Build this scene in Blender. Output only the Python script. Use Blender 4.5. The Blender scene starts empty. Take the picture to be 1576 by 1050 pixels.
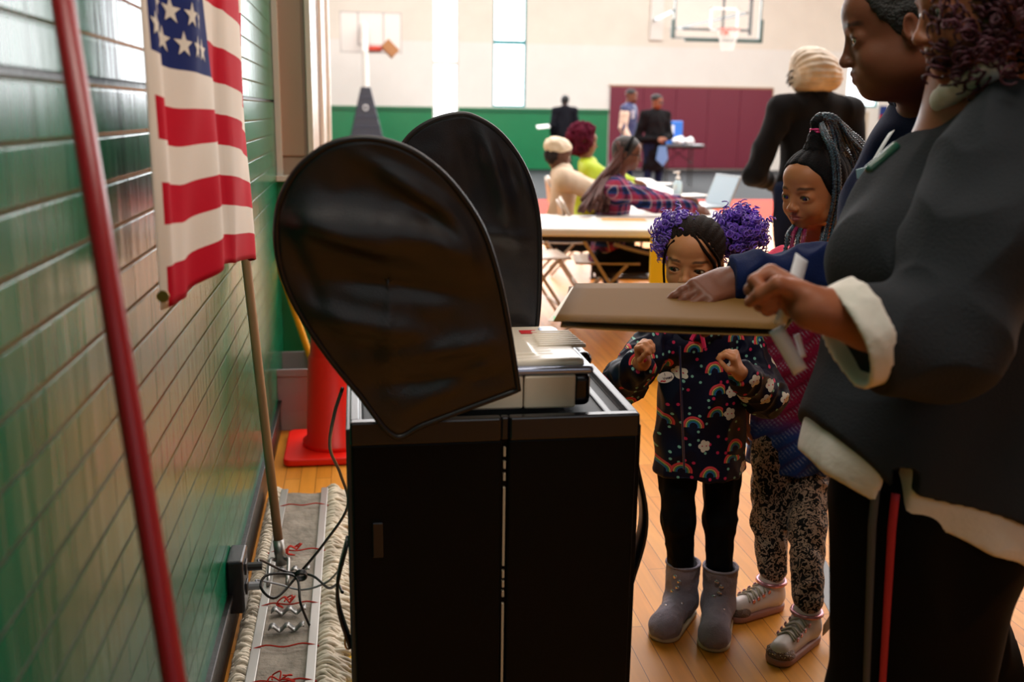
import bpy, math, random
import numpy as np
from mathutils import Vector, noise as mnoise
random.seed(7); RNG = np.random.RandomState(11)
SC = bpy.context.scene
COL = SC.collection
V3 = lambda *a: np.array(a, float)

# ---------------------------------------------------------------- camera, world, light, exposure
CAM_H, FPX = 1.35, 1532.0
PITCH, YAW, ROLL = math.radians(12.92), math.radians(8.96), math.radians(0.8)
_F = V3(math.sin(YAW)*math.cos(PITCH), math.cos(YAW)*math.cos(PITCH), -math.sin(PITCH))
_R0 = V3(math.cos(YAW), -math.sin(YAW), 0); _U0 = np.cross(_R0, _F)
_R = _R0*math.cos(ROLL)+_U0*math.sin(ROLL); _U = -_R0*math.sin(ROLL)+_U0*math.cos(ROLL)
EYE = V3(0, 0, CAM_H)
def ray(x, y): return _F+_R*(x-788)/FPX-_U*(y-525)/FPX
def at(x, y, Y):
    v = ray(x, y); return EYE+v*(Y/v[1])
def onz(x, y, z=0.0):
    v = ray(x, y); return EYE+v*((z-CAM_H)/v[2])
cd = bpy.data.cameras.new('camera'); cam = bpy.data.objects.new('camera', cd); COL.objects.link(cam)
cd.sensor_width = 36; cd.lens = 36*FPX/1576; cd.clip_start = 0.02; cd.clip_end = 200
from mathutils import Matrix
cam.matrix_world = Matrix(((_R[0], _U[0], -_F[0], 0), (_R[1], _U[1], -_F[1], 0), (_R[2], _U[2], -_F[2], CAM_H), (0, 0, 0, 1)))
cd.dof.use_dof = True; cd.dof.focus_distance = 2.42; cd.dof.aperture_fstop = 3.0
SC.camera = cam
SC.view_settings.view_transform = 'Standard'; SC.view_settings.look = 'None'
SC.view_settings.gamma = 1; SC.view_settings.use_curve_mapping = False
SC.view_settings.exposure = 0.3
SC.cycles.max_bounces = 6; SC.cycles.use_denoising = True
SC.cycles.sample_clamp_indirect = 4.0
W = bpy.data.worlds.new('world'); SC.world = W; W.use_nodes = True
W.node_tree.nodes['Background'].inputs[0].default_value = (0.75, 0.87, 1, 1)
W.node_tree.nodes['Background'].inputs[1].default_value = 0.6
def area(name, loc, target, sx, sy, power, col=(1, 1, 1), spread=180):
    l = bpy.data.lights.new(name, 'AREA'); l.shape = 'RECTANGLE'; l.size = sx; l.size_y = sy
    l.energy = power; l.color = col; l.spread = math.radians(spread)
    o = bpy.data.objects.new(name, l); COL.objects.link(o); o.location = loc
    d = Vector(target)-Vector(loc); o.rotation_euler = d.to_track_quat('-Z', 'Y').to_euler()
    return o
area('window_daylight', (5.0, 24.2, 3.6), (4, 0, 1.0), 16, 4.2, 1200, (0.93, 0.97, 1))
area('side_fill_light', (13.6, 12, 4.0), (0, 9, 0.6), 14, 4, 450, (0.95, 0.98, 1))  # added light from the right; that wall has no window
area('gym_ceiling_light', (4.5, 12.5, 6.6), (4.5, 12.5, 0), 13, 16, 2100, (1, 0.985, 0.97))
area('hall_ceiling_light', (.35, 1.2, 3.35), (.6, 2.2, 0), 1.3, 1.3, 44, (1, 0.92, 0.82))
area('front_fill_light', (1.2, -2.4, 2.7), (.8, 1.6, 1.0), 2.2, 1.2, 9, (0.95, 0.97, 1))  # added weak fill behind the camera for the foreground; no entrance stands there
area('left_fill_light', (-2.2, 9.5, 1.9), (2, 3.0, 1.0), 2.2, 2.4, 90, (1, 0.95, 0.88))  # added warm light from the left for the foreground; no doorway is built

# ---------------------------------------------------------------- materials
def srgb(h):
    h = h.lstrip('#'); c = [int(h[i:i+2], 16)/255 for i in (0, 2, 4)]
    return tuple(((x+0.055)/1.055)**2.4 if x > 0.04045 else x/12.92 for x in c)
MATS = {}
def mat(name, col, rough=0.6, metal=0.0, bump=0, bscale=40, var=0, vscale=8, spec=0.5, emit=None, estr=0, sub=0, vcol=False, coat=0, sheen=0, stretch=None, trans=0, alpha=1):
    if name in MATS: return MATS[name]
    if rough >= .7: spec = min(spec, .12); sheen *= .3
    m = bpy.data.materials.new(name); m.use_nodes = True; nt = m.node_tree; N = nt.nodes; L = nt.links
    b = N['Principled BSDF']; c = srgb(col) if isinstance(col, str) else col
    b.inputs['Base Color'].default_value = (*c, 1); b.inputs['Roughness'].default_value = rough
    b.inputs['Metallic'].default_value = metal; b.inputs['Specular IOR Level'].default_value = spec
    b.inputs['Coat Weight'].default_value = coat; b.inputs['Sheen Weight'].default_value = sheen
    b.inputs['Transmission Weight'].default_value = trans; b.inputs['Alpha'].default_value = alpha
    if sub:
        b.inputs['Subsurface Weight'].default_value = sub; b.inputs['Subsurface Radius'].default_value = (0.01, 0.004, 0.002)
        b.inputs['Subsurface Scale'].default_value = 1.0
    if emit: b.inputs['Emission Color'].default_value = (*srgb(emit), 1); b.inputs['Emission Strength'].default_value = estr
    tc = N.new('ShaderNodeTexCoord'); mp = N.new('ShaderNodeMapping'); L.new(tc.outputs['Object'], mp.inputs[0])
    if stretch: mp.inputs['Scale'].default_value = stretch
    base = None
    if vcol:
        a = N.new('ShaderNodeAttribute'); a.attribute_name = 'Col'; base = a.outputs['Color']; L.new(base, b.inputs['Base Color'])
    if var:
        n = N.new('ShaderNodeTexNoise'); n.inputs['Scale'].default_value = vscale; n.inputs['Detail'].default_value = 5; L.new(mp.outputs[0], n.inputs[0])
        mr = N.new('ShaderNodeMapRange'); mr.inputs['From Min'].default_value = 0.3; mr.inputs['From Max'].default_value = 0.7
        mr.inputs['To Min'].default_value = 1-var; mr.inputs['To Max'].default_value = 1+var; L.new(n.outputs[0], mr.inputs[0])
        mx = N.new('ShaderNodeMix'); mx.data_type = 'RGBA'; mx.blend_type = 'MULTIPLY'; mx.inputs[0].default_value = 1
        if base: L.new(base, mx.inputs[6])
        else: mx.inputs[6].default_value = (*c, 1)
        L.new(mr.outputs[0], mx.inputs[7]); L.new(mx.outputs[2], b.inputs['Base Color'])
    if bump:
        n = N.new('ShaderNodeTexNoise'); n.inputs['Scale'].default_value = bscale; n.inputs['Detail'].default_value = 4; L.new(mp.outputs[0], n.inputs[0])
        bp = N.new('ShaderNodeBump'); bp.inputs['Strength'].default_value = bump; bp.inputs['Distance'].default_value = 0.01
        L.new(n.outputs[0], bp.inputs['Height']); L.new(bp.outputs[0], b.inputs['Normal'])
    MATS[name] = m; return m

# ---------------------------------------------------------------- mesh collecting
def link(name, vs, fs, mats, parent=None, base=None, smooth=True, mi=None, cols=None, label=None, cat=None, group=None, kind=None):
    vs = np.asarray(vs, float).reshape(-1, 3)
    if parent is not None: b = np.array(parent['_w'])
    else: b = np.array(base if base is not None else ((vs[:, 0].min()+vs[:, 0].max())/2, (vs[:, 1].min()+vs[:, 1].max())/2, vs[:, 2].min()))
    me = bpy.data.meshes.new(name)
    if isinstance(fs, np.ndarray):
        n = len(fs); me.vertices.add(len(vs)); me.vertices.foreach_set('co', (vs-b).astype(np.float32).ravel())
        me.loops.add(n*4); me.loops.foreach_set('vertex_index', fs.astype(np.int32).ravel())
        me.polygons.add(n); me.polygons.foreach_set('loop_start', np.arange(0, n*4, 4, dtype=np.int32)); me.polygons.foreach_set('loop_total', np.full(n, 4, dtype=np.int32)); me.update(calc_edges=True)
    else: me.from_pydata((vs-b).tolist(), [], fs)
    for m in (mats if isinstance(mats, (list, tuple)) else [mats]): me.materials.append(m)
    if mi is not None: me.polygons.foreach_set('material_index', np.asarray(mi, dtype=np.int32))
    if smooth: me.polygons.foreach_set('use_smooth', np.ones(len(me.polygons), bool))
    if cols is not None:
        a = me.color_attributes.new('Col', 'FLOAT_COLOR', 'POINT'); a.data.foreach_set('color', np.hstack([cols, np.ones((len(cols), 1))]).astype(np.float32).ravel())
    me.update()
    o = bpy.data.objects.new(name, me); COL.objects.link(o)
    if parent is not None: o.parent = parent; o['_w'] = [float(x) for x in b]
    else: o.location = b; o['_w'] = [float(x) for x in b]
    if label: o['label'] = label
    if cat: o['category'] = cat
    if group: o['group'] = group
    if kind: o['kind'] = kind
    return o
def thing(name, base, label, cat, group=None):
    o = bpy.data.objects.new(name, None); COL.objects.link(o); o.location = base; o['_w'] = [float(x) for x in base]
    o.empty_display_size = 0.1; o['label'] = label; o['category'] = cat
    if group: o['group'] = group
    return o
def nrm(v): v = np.asarray(v, float); return v/(np.linalg.norm(v)+1e-12)
class MB:
    def __init__(s): s.v = []; s.f = []; s.m = []; s.cur = 0
    def add(s, vs, fs, m=None):
        o = len(s.v); s.v += [tuple(map(float, p)) for p in vs]; s.f += [tuple(i+o for i in f) for f in fs]; s.m += [s.cur if m is None else m]*len(fs); return s
    def hexa(s, p, m=None):   # 8 corners: bottom 4 ccw, top 4 ccw
        return s.add(p, [(3, 2, 1, 0), (4, 5, 6, 7), (0, 1, 5, 4), (1, 2, 6, 5), (2, 3, 7, 6), (3, 0, 4, 7)], m)
    def box(s, lo, hi, m=None):
        x0, y0, z0 = lo; x1, y1, z1 = hi
        return s.hexa([(x0, y0, z0), (x1, y0, z0), (x1, y1, z0), (x0, y1, z0), (x0, y0, z1), (x1, y0, z1), (x1, y1, z1), (x0, y1, z1)], m)
    def obox(s, c, ax, half, m=None):
        c = np.array(c, float); ax = [nrm(a) for a in ax]; q = []
        for dz in (-1, 1):
            for dx, dy in ((-1, -1), (1, -1), (1, 1), (-1, 1)): q.append(c+ax[0]*dx*half[0]+ax[1]*dy*half[1]+ax[2]*dz*half[2])
        return s.hexa(q, m)
    def bar(s, a, b, w, t, up=(0, 0, 1), m=None):
        a, b = np.array(a, float), np.array(b, float); d = nrm(b-a); x = nrm(np.cross(d, up)); u = np.cross(x, d)
        return s.obox((a+b)/2, [x, d, u], (w/2, np.linalg.norm(b-a)/2, t/2), m)
    def tube(s, pts, r, n=10, m=None, cap=True, closed=False):
        P = [np.array(p, float) for p in pts]; k = len(P); rr = r if hasattr(r, '__len__') else [r]*k
        vs = []; fs = []; t = nrm(P[1]-P[0]); x = nrm(np.cross(t, (0.13, 0.31, 0.94) if abs(t[2]) < .9 else (1, 0.1, 0)))
        for i in range(k):
            t = nrm((P[(i+1) % k]-P[i-1]) if (closed or 0 < i < k-1) else (P[1]-P[0] if i == 0 else P[-1]-P[-2]))
            x = nrm(x-t*np.dot(x, t)); y = np.cross(t, x)
            for j in range(n):
                a = 2*math.pi*j/n; vs.append(P[i]+(x*math.cos(a)+y*math.sin(a))*rr[i])
        for i in range(k if closed else k-1):
            for j in range(n): fs.append((i*n+j, i*n+(j+1) % n, ((i+1) % k)*n+(j+1) % n, ((i+1) % k)*n+j))
        if cap and not closed: fs.append(tuple(range(n))[::-1]); fs.append(tuple((k-1)*n+j for j in range(n)))
        return s.add(vs, fs, m)
    def lathe(s, c, prof, n=32, m=None, ax=None, sc=(1, 1)):
        c = np.array(c, float); ax = ax or [(1, 0, 0), (0, 1, 0), (0, 0, 1)]; ax = [np.array(a, float) for a in ax]; vs = []; fs = []
        for (r, z) in prof:
            for j in range(n):
                a = 2*math.pi*j/n; vs.append(c+ax[0]*r*math.cos(a)*sc[0]+ax[1]*r*math.sin(a)*sc[1]+ax[2]*z)
        for i in range(len(prof)-1):
            for j in range(n): fs.append((i*n+j, i*n+(j+1) % n, (i+1)*n+(j+1) % n, (i+1)*n+j))
        if prof[0][0] > 1e-6: fs.append(tuple(range(n))[::-1])
        if prof[-1][0] > 1e-6: fs.append(tuple((len(prof)-1)*n+j for j in range(n)))
        return s.add(vs, fs, m)
    def sheet(s, fn, nu, nv, m=None, thick=None):
        P = np.array([[fn(i/nu, j/nv) for j in range(nv+1)] for i in range(nu+1)], float)
        w = nv+1; fs = [(i*w+j, (i+1)*w+j, (i+1)*w+j+1, i*w+j+1) for i in range(nu) for j in range(nv)]
        if not thick: return s.add(P.reshape(-1, 3), fs, m)
        du = np.gradient(P, axis=0); dv = np.gradient(P, axis=1); n = np.cross(du, dv); n /= (np.linalg.norm(n, axis=2, keepdims=True)+1e-12)
        A = (P+n*thick/2).reshape(-1, 3); B = (P-n*thick/2).reshape(-1, 3); o = len(A)
        ring = [i*w for i in range(nu+1)]+[nu*w+j for j in range(1, nv+1)]+[i*w+nv for i in range(nu-1, -1, -1)]+[j for j in range(nv-1, 0, -1)]
        f2 = fs+[tuple(o+i for i in f[::-1]) for f in fs]+[(ring[q], ring[(q+1) % len(ring)], o+ring[(q+1) % len(ring)], o+ring[q])[::-1] for q in range(len(ring))]
        return s.add(np.vstack([A, B]), f2, m)
    def poly(s, pts, depth, m=None):   # extruded planar outline; depth is a vector
        n = len(pts); d = np.array(depth, float); P = [np.array(p, float) for p in pts]
        return s.add(P+[p+d for p in P], [tuple(range(n))[::-1], tuple(range(n, 2*n))]+[(i, (i+1) % n, n+(i+1) % n, n+i) for i in range(n)], m)
    def sphere(s, c, r, n=16, m=None):
        r = r if hasattr(r, '__len__') else (r, r, r); vs = []; fs = []; k = n//2
        for i in range(k+1):
            for j in range(n):
                a = math.pi*i/k; b = 2*math.pi*j/n; vs.append((c[0]+r[0]*math.sin(a)*math.cos(b), c[1]+r[1]*math.sin(a)*math.sin(b), c[2]+r[2]*math.cos(a)))
        for i in range(k):
            for j in range(n): fs.append((i*n+j, (i+1)*n+j, (i+1)*n+(j+1) % n, i*n+(j+1) % n))
        return s.add(vs, fs, m)
    def build(s, name, mats, parent=None, bevel=0, smooth=False, **k):
        o = link(name, s.v, s.f, mats, parent, smooth=smooth, mi=s.m, **k)
        if bevel:
            b = o.modifiers.new('bevel', 'BEVEL'); b.width = bevel; b.segments = 2; b.limit_method = 'ANGLE'; b.angle_limit = math.radians(40)
        return o
def spline(pts, n=8):
    P = [np.array(p, float) for p in pts]; P = [2*P[0]-P[1]]+P+[2*P[-1]-P[-2]]; out = []
    for i in range(1, len(P)-2):
        for k in range(n):
            t = k/n; a, b, c, d = P[i-1:i+3]
            out.append(0.5*((2*b)+(-a+c)*t+(2*a-5*b+4*c-d)*t*t+(-a+3*b-3*c+d)*t**3))
    out.append(P[-2]); return out

# ---------------------------------------------------------------- rounded solids: smooth blends of tapered limbs, meshed on a grid
def d_cap(P, a, b, ra, rb, flat):
    a = a.astype(np.float32); b = b.astype(np.float32); q = P-a; ba = b-a
    if flat is not None:
        n, s = flat; n = np.asarray(n, np.float32); q = q+n*((q@n)*(1/s-1))[..., None]; ba = ba+n*(float(ba@n)*(1/s-1))
    t = np.clip((q@ba)/max(float(ba@ba), 1e-12), 0, 1)
    d = np.sqrt(((q-t[..., None]*ba)**2).sum(-1))-(ra+(rb-ra)*t)
    return d*(min(flat[1], 1) if flat is not None else 1)
def d_ell(P, c, r, M):
    q = (P-c.astype(np.float32))@M.T.astype(np.float32); r = r.astype(np.float32)
    k0 = np.sqrt(((q/r)**2).sum(-1)); k1 = np.sqrt(((q/(r*r))**2).sum(-1))+1e-6
    return k0*(k0-1)/k1
def d_box(P, c, r, M, rd):
    q = np.abs((P-c.astype(np.float32))@M.T.astype(np.float32))-(r-rd).astype(np.float32)
    return np.sqrt((np.maximum(q, 0)**2).sum(-1))+np.minimum(q.max(-1), 0)-rd
I3 = np.eye(3)
class Sdf:
    def __init__(s): s.ops = []
    def cap(s, a, b, ra, rb=None, k=0.012, flat=None, sub=False):
        a = np.array(a, float); b = np.array(b, float); rb = ra if rb is None else rb; R = max(ra, rb)
        if flat is not None and flat[1] > 1: R *= flat[1]
        s.ops.append((lambda P: d_cap(P, a, b, ra, rb, flat), np.minimum(a, b)-R, np.maximum(a, b)+R, k, sub)); return s
    def chain(s, pts, rs, k=0.012, flat=None):
        for i in range(len(pts)-1): s.cap(pts[i], pts[i+1], rs[i], rs[i+1], k, flat)
        return s
    def ell(s, c, r, k=0.012, M=I3, sub=False):
        c = np.array(c, float); r = np.array(r, float)*np.ones(3); M = np.array(M); R = np.sqrt(((M*r[:, None])**2).sum(0))
        s.ops.append((lambda P: d_ell(P, c, r, M), c-R, c+R, k, sub)); return s
    def box(s, c, r, rd=0.004, k=0.01, M=I3, sub=False):
        c = np.array(c, float); r = np.array(r, float)*np.ones(3); M = np.array(M); R = np.abs(M*r[:, None]).sum(0)
        s.ops.append((lambda P: d_box(P, c, r, M, rd), c-R, c+R, k, sub)); return s
    def mesh(s, h, fine=(), clip=None):
        lo = np.min([o[1] for o in s.ops if not o[4]], 0)-4*h; hi = np.max([o[2] for o in s.ops if not o[4]], 0)+4*h
        if clip is not None: lo = np.maximum(lo, clip[0]); hi = np.minimum(hi, clip[1])
        ax = []
        for i in range(3):
            g = [lo[i]]
            while g[-1] < hi[i]:
                st = h
                for (axis, a, b, hf) in fine:
                    if axis == i and a <= g[-1] <= b: st = min(st, hf)
                g.append(g[-1]+st)
            ax.append(np.array(g, np.float32))
        X, Y, Z = ax; vol = np.full((len(X), len(Y), len(Z)), 1.0, np.float32)
        for (fn, a, b, k, sub) in s.ops:
            pad = k+2.5*h; sl = []
            for i in range(3):
                i0 = max(0, np.searchsorted(ax[i], a[i]-pad)); i1 = min(len(ax[i]), np.searchsorted(ax[i], b[i]+pad)+1); sl.append(slice(i0, i1))
            if any(q.start >= q.stop for q in sl): continue
            P = np.stack(np.meshgrid(X[sl[0]], Y[sl[1]], Z[sl[2]], indexing='ij'), -1)
            d = fn(P); v = vol[sl[0], sl[1], sl[2]]
            if sub: d = -d; hh = np.maximum(k-np.abs(v-d), 0)/k; vol[sl[0], sl[1], sl[2]] = np.maximum(v, d)+hh*hh*k*0.25
            else: hh = np.maximum(k-np.abs(v-d), 0)/k; vol[sl[0], sl[1], sl[2]] = np.minimum(v, d)-hh*hh*k*0.25
        return nets(vol, X, Y, Z)
def nets(vol, X, Y, Z):
    ins = vol < 0; cnt = np.zeros(tuple(n-1 for n in vol.shape), np.int8)
    for a in (0, 1):
        for b in (0, 1):
            for c in (0, 1): cnt += ins[a:ins.shape[0]-1+a, b:ins.shape[1]-1+b, c:ins.shape[2]-1+c]
    act = (cnt > 0) & (cnt < 8); idx = np.argwhere(act); ids = np.full(act.shape, -1, np.int64); ids[act] = np.arange(len(idx))
    acc = np.zeros((len(idx), 3)); num = np.zeros(len(idx)); G = (X, Y, Z)
    for axis in range(3):
        o1, o2 = [k for k in range(3) if k != axis]
        for a in (0, 1):
            for b in (0, 1):
                p = idx.copy(); p[:, o1] += a; p[:, o2] += b; q = p.copy(); q[:, axis] += 1
                v0 = vol[p[:, 0], p[:, 1], p[:, 2]]; v1 = vol[q[:, 0], q[:, 1], q[:, 2]]; m = (v0 < 0) != (v1 < 0)
                t = np.where(m, v0/np.where(m, v0-v1, 1), 0)
                pt = np.stack([G[k][p[:, k]] for k in range(3)], 1).astype(float); pt[:, axis] += t*(G[axis][q[:, axis]]-G[axis][p[:, axis]])
                acc += pt*m[:, None]; num += m
    vs = acc/num[:, None]; faces = []
    for axis in range(3):
        o1, o2 = [(1, 2), (2, 0), (0, 1)][axis]
        s0 = [slice(None)]*3; s1 = [slice(None)]*3; s0[axis] = slice(0, -1); s1[axis] = slice(1, None)
        A = ins[tuple(s0)]; B = ins[tuple(s1)]; e = np.argwhere(A != B); fl = A[e[:, 0], e[:, 1], e[:, 2]]
        ok = (e[:, o1] > 0) & (e[:, o2] > 0) & (e[:, o1] < vol.shape[o1]-1) & (e[:, o2] < vol.shape[o2]-1); e = e[ok]; fl = fl[ok]
        c = []
        for (a, b) in ((-1, -1), (0, -1), (0, 0), (-1, 0)):
            p = e.copy(); p[:, o1] += a; p[:, o2] += b; c.append(ids[p[:, 0], p[:, 1], p[:, 2]])
        q = np.stack(c, 1); q[~fl] = q[~fl][:, ::-1]; faces.append(q)
    return vs, np.vstack(faces)
def vnormals(vs, fs):
    n = np.cross(vs[fs[:, 1]]-vs[fs[:, 0]], vs[fs[:, 2]]-vs[fs[:, 0]]); N = np.zeros_like(vs)
    for k in range(4): np.add.at(N, fs[:, k], n)
    return N/(np.linalg.norm(N, axis=1, keepdims=True)+1e-12)
def wrinkle(vs, fs, amp, sc, stretch=(1, 1, 1), seed=0, ridge=True):
    N = vnormals(vs, fs); st = np.array(stretch)*sc; q = vs*st+seed*7.3
    w = np.array([mnoise.noise(Vector(p)) for p in q])
    if ridge: w = 0.6-np.abs(w)*2.6
    return vs+N*(w*amp)[:, None]
def smooth01(x): x = np.clip(x, 0, 1); return x*x*(3-2*x)
def mixc(c, col, w): return c*(1-w[:, None])+np.array(col)*w[:, None]
# ---------------------------------------------------------------- people
class Head:
    """head frame: x to the person's right, y forward, z up, unit = chin-to-crown height"""
    def __init__(s, C, fwd, h, child=0.0, roll=0.0, full=1.0):
        s.C = np.array(C, float); f = nrm(fwd); up = V3(0, 0, 1); r = nrm(np.cross(f, up)); u = np.cross(r, f)
        c_, s_ = math.cos(roll), math.sin(roll); r, u = r*c_+u*s_, u*c_-r*s_
        s.r, s.f, s.u, s.h, s.child, s.full = r, f, u, h, child, full; s.M = np.array([r, f, u])
    def P(s, x, y, z): return s.C+s.h*(x*s.r+y*s.f+z*s.u)
    def loc(s, vs): return ((vs-s.C)@s.M.T)/s.h
    def ell(s, S, c, r, k=.05, sub=False, M=None): S.ell(s.P(*c), np.array(r)*s.h, k*s.h, s.M if M is None else M, sub)
    def cap(s, S, a, b, ra, rb=None, k=.03, sub=False): S.cap(s.P(*a), s.P(*b), ra*s.h, (rb if rb is not None else ra)*s.h, k*s.h, None, sub)
    def add(s, S, detail=True):
        c = s.child; F = s.full; ez = -.01-.045*c; s.ez = ez; s.ex = .148+.008*c
        s.ell(S, (0, -.06, .145), (.345+.02*c, .425, .355), .02)
        s.ell(S, (0, .05, -.08), (.29+.03*c, .325, .36), .08)
        s.ell(S, (0, .12, -.27), (.20+.03*F, .235, .20), .08)
        s.ell(S, (0, .255, -.405), (.085+.01*F, .085, .08), .08)
        for q in (-1, 1):
            s.ell(S, (q*.155, .225, -.175-.02*c), (.105+.012*F, .115, .12), .07)
            s.ell(S, (q*.20, .02, -.30), (.065+.02*F, .12, .10), .08)
        s.ell(S, (0, .20, .19), (.245, .175, .17), .08)
        if not detail: return
        for q in (-1, 1): s.ell(S, (q*s.ex, .405, ez+.01), (.085, .055, .048), .06, True)
        s.cap(S, (-.16, .325, ez+.105), (.16, .325, ez+.105), .035, .035, .06)
        nz = -.165-.02*c; nw = .047+.006*F
        s.cap(S, (0, .345, ez+.06), (0, .415-.01*c, nz+.03), .022, .038, .045)
        s.ell(S, (0, .416-.010*c, nz+.015), (.052, .05, .046), .03)
        for q in (-1, 1): s.ell(S, (q*nw, .392, nz-.002), (.033, .042, .030), .022)
        for q in (-1, 1): s.ell(S, (q*.027, .425, nz-.035), (.016, .022, .014), .012, True)
        mz = -.275-.012*c; s.mz = mz
        s.ell(S, (0, .300, mz), (.13, .07, .085), .06)
        s.cap(S, (-.07, .348, mz+.018), (0, .376, mz+.024), .020, .025, .02); s.cap(S, (.07, .348, mz+.018), (0, .376, mz+.024), .020, .025, .02)
        s.cap(S, (-.06, .344, mz-.026), (0, .366, mz-.030), .022, .029, .02); s.cap(S, (.06, .344, mz-.026), (0, .366, mz-.030), .022, .029, .02)
        s.cap(S, (-.105, .338, mz-.004), (0, .402, mz-.003), .006, .006, .010, True); s.cap(S, (.105, .338, mz-.004), (0, .402, mz-.003), .006, .006, .010, True)
        er = .078+.006*c; s.er = er; s.ey = .272
        for q in (-1, 1):
            s.ell(S, (q*s.ex, s.ey, ez), (er+.012,)*3, .022)
            oz = .023+.005*c
            s.ell(S, (q*(s.ex+.003), s.ey+er+.01, ez-.004), (.060+.004*c, .07, oz), .008, True)
        for q in (-1, 1):
            tilt = nrm(s.r*q*0.86-s.f*0.42); M = np.array([tilt, nrm(np.cross(s.u, tilt)), s.u])
            S.ell(s.P(q*.355, -.06, -.04), np.array((.032, .072, .115))*s.h, .02*s.h, M)
            S.ell(s.P(q*.385, -.045, -.025), np.array((.024, .042, .072))*s.h, .015*s.h, M, True)
            S.ell(s.P(q*.345, -.01, -.05), np.array((.02, .018, .03))*s.h, .012*s.h, I3)
    def eyes(s, parent, look, iris='#2a1408'):
        for q in (-1, 1):
            c = s.P(q*s.ex, s.ey, s.ez); r = s.er*s.h; g = nrm(look+s.f*.0); a = nrm(np.cross(g, s.u)); b = np.cross(a, g)
            m = MB(); prof = []
            for i in range(25): t = math.pi*i/24; prof.append((r*math.sin(t), r*math.cos(t)))
            m.lathe(c, prof, 28, ax=[a, b, g])
            n = 28; m.m = [(2 if (k//n) < 2 else 1 if (k//n) < 4 else 0) for k in range(len(m.f))]
            m.build('eye', [mat('eye_white', '#c6b9aa', .2, spec=.6), mat('iris', iris, .08, coat=1), mat('pupil', '#060403', .05, coat=1)], parent, smooth=True)
    def paint(s, vs, c, lip, brow, lipw=1.0, browc=None, lash=True):
        q = s.loc(vs); front = q[:, 1] > .25
        mz = s.mz; d = ((q[:, 0]/.100)**2+((q[:, 2]-mz+.004)/.052)**2); w = smooth01((1.05-d)/.35)*front*(q[:, 1] > .33)*lipw; c = mixc(c, lip, w)
        for k in (-1, 1):
            x = q[:, 0]*k; zc = s.ez+.125-.9*(x-s.ex)**2*2.2; d = np.maximum(np.abs(x-s.ex-.005)/.095, np.abs(q[:, 2]-zc)/.019)
            c = mixc(c, browc if browc is not None else brow, smooth01((1.15-d)/.5)*front*.8)
            if lash:
                e = ((x-s.ex-.003)/.078)**2+((q[:, 2]-s.ez+.000)/.044)**2; up = q[:, 2] > s.ez-.012
                c = mixc(c, (0.01, 0.006, 0.005), smooth01((1.0-e)/.4)*front*(q[:, 1] > .27)*np.where(up, .75, .35))
        return c
def hand(S, wrist, d, palm, L, side, curls, thumb=(0.5, 0.5), spread=0.10, fat=1.0, k=None):
    """d = direction to the fingers, palm = palm normal, side = vector towards the thumb; curls = (index..little) total bend in radians"""
    wrist = np.array(wrist, float); d = nrm(d); n = nrm(palm-d*np.dot(palm, d)); sd = nrm(np.cross(d, n)); sd = sd*np.sign(np.dot(sd, side)+1e-9)
    k = k or .018*L; pl = .50*L; M = np.array([sd, d, n])
    S.box(wrist+d*pl*.50, np.array((.205, .27, .075*fat))*L, .07*L, .05*L, M)
    S.ell(wrist+d*pl*.30+sd*.13*L+n*.05*L, np.array((.09, .17, .07))*L, .05*L, M)
    S.cap(wrist-d*.1*L, wrist+d*.12*L, .135*L, .14*L, .06*L, (n, .75))
    tips = []
    for i, (off, ln, cu) in enumerate(zip((.155, .055, -.05, -.145), (.41, .455, .42, .34), curls)):
        p = wrist+d*(pl*(.98-.05*abs(i-1)))+sd*off*L; r = (.052, .053, .051, .045)[i]*L*fat; ang = 0; dd = nrm(d+sd*spread*(1-i*.66))
        for j, (fr, cf) in enumerate(((.44, .38), (.32, .37), (.24, .25))):
            ang += cu*cf; v = dd*math.cos(ang)+n*math.sin(ang); q = p+v*ln*L*fr
            S.cap(p, q, r*(1-.07*j), r*(1-.07*(j+1)), k); p = q
        tips.append((p, v, dd, ang))
    a = wrist+d*.12*L+sd*.13*L+n*.02*L; v = nrm(d*.75+sd*.75+n*thumb[0]); b = a+v*.23*L; v2 = nrm(v*(1-thumb[1]*.4)+d*.5-sd*thumb[1]*.6+n*thumb[0]*.5); c = b+v2*.18*L; v3 = nrm(v2+d*.2-sd*.3*thumb[1]); e = c+v3*.13*L
    S.cap(a, b, .075*L*fat, .060*L*fat, .04*L); S.cap(b, c, .058*L*fat, .052*L*fat, k); S.cap(c, e, .052*L*fat, .043*L*fat, k)
    return tips
def skinmat(name, tone): return mat(name, tone, .5, sub=.12, vcol=True, bump=.05, bscale=300, spec=.35)
def skin_obj(S, h, fine, tone, lab, heads=(), lip=None, brow=(0.01, 0.006, 0.004), base=None, extra=None, clip=None, blush=None):
    vs, fs = S.mesh(h, fine, clip); c0 = np.array(srgb(tone)); c = np.tile(c0, (len(vs), 1))
    for hd in heads:
        q = hd.loc(vs); lp = srgb(lip) if lip else tuple(c0*np.array((.9, .55, .5)))
        if hasattr(hd, 'mz'): c = hd.paint(vs, c, lp, brow)
    if extra: c = extra(vs, c)
    return link('person', vs, fs, skinmat('skin_'+tone[1:], tone), base=base, cols=c, label=lab, cat='person')
def garment(name, S, h, m, parent, amp=0, sc=12, stretch=(1, 1, 1), seed=0, fine=(), fn=None, clip=None, label=None):
    vs, fs = S.mesh(h, fine, clip)
    if amp: vs = wrinkle(vs, fs, amp, sc, stretch, seed)
    if fn: vs = fn(vs, fs)
    o = link(name, vs, fs, m, parent)
    if label: o['label'] = label
    return o
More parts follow.
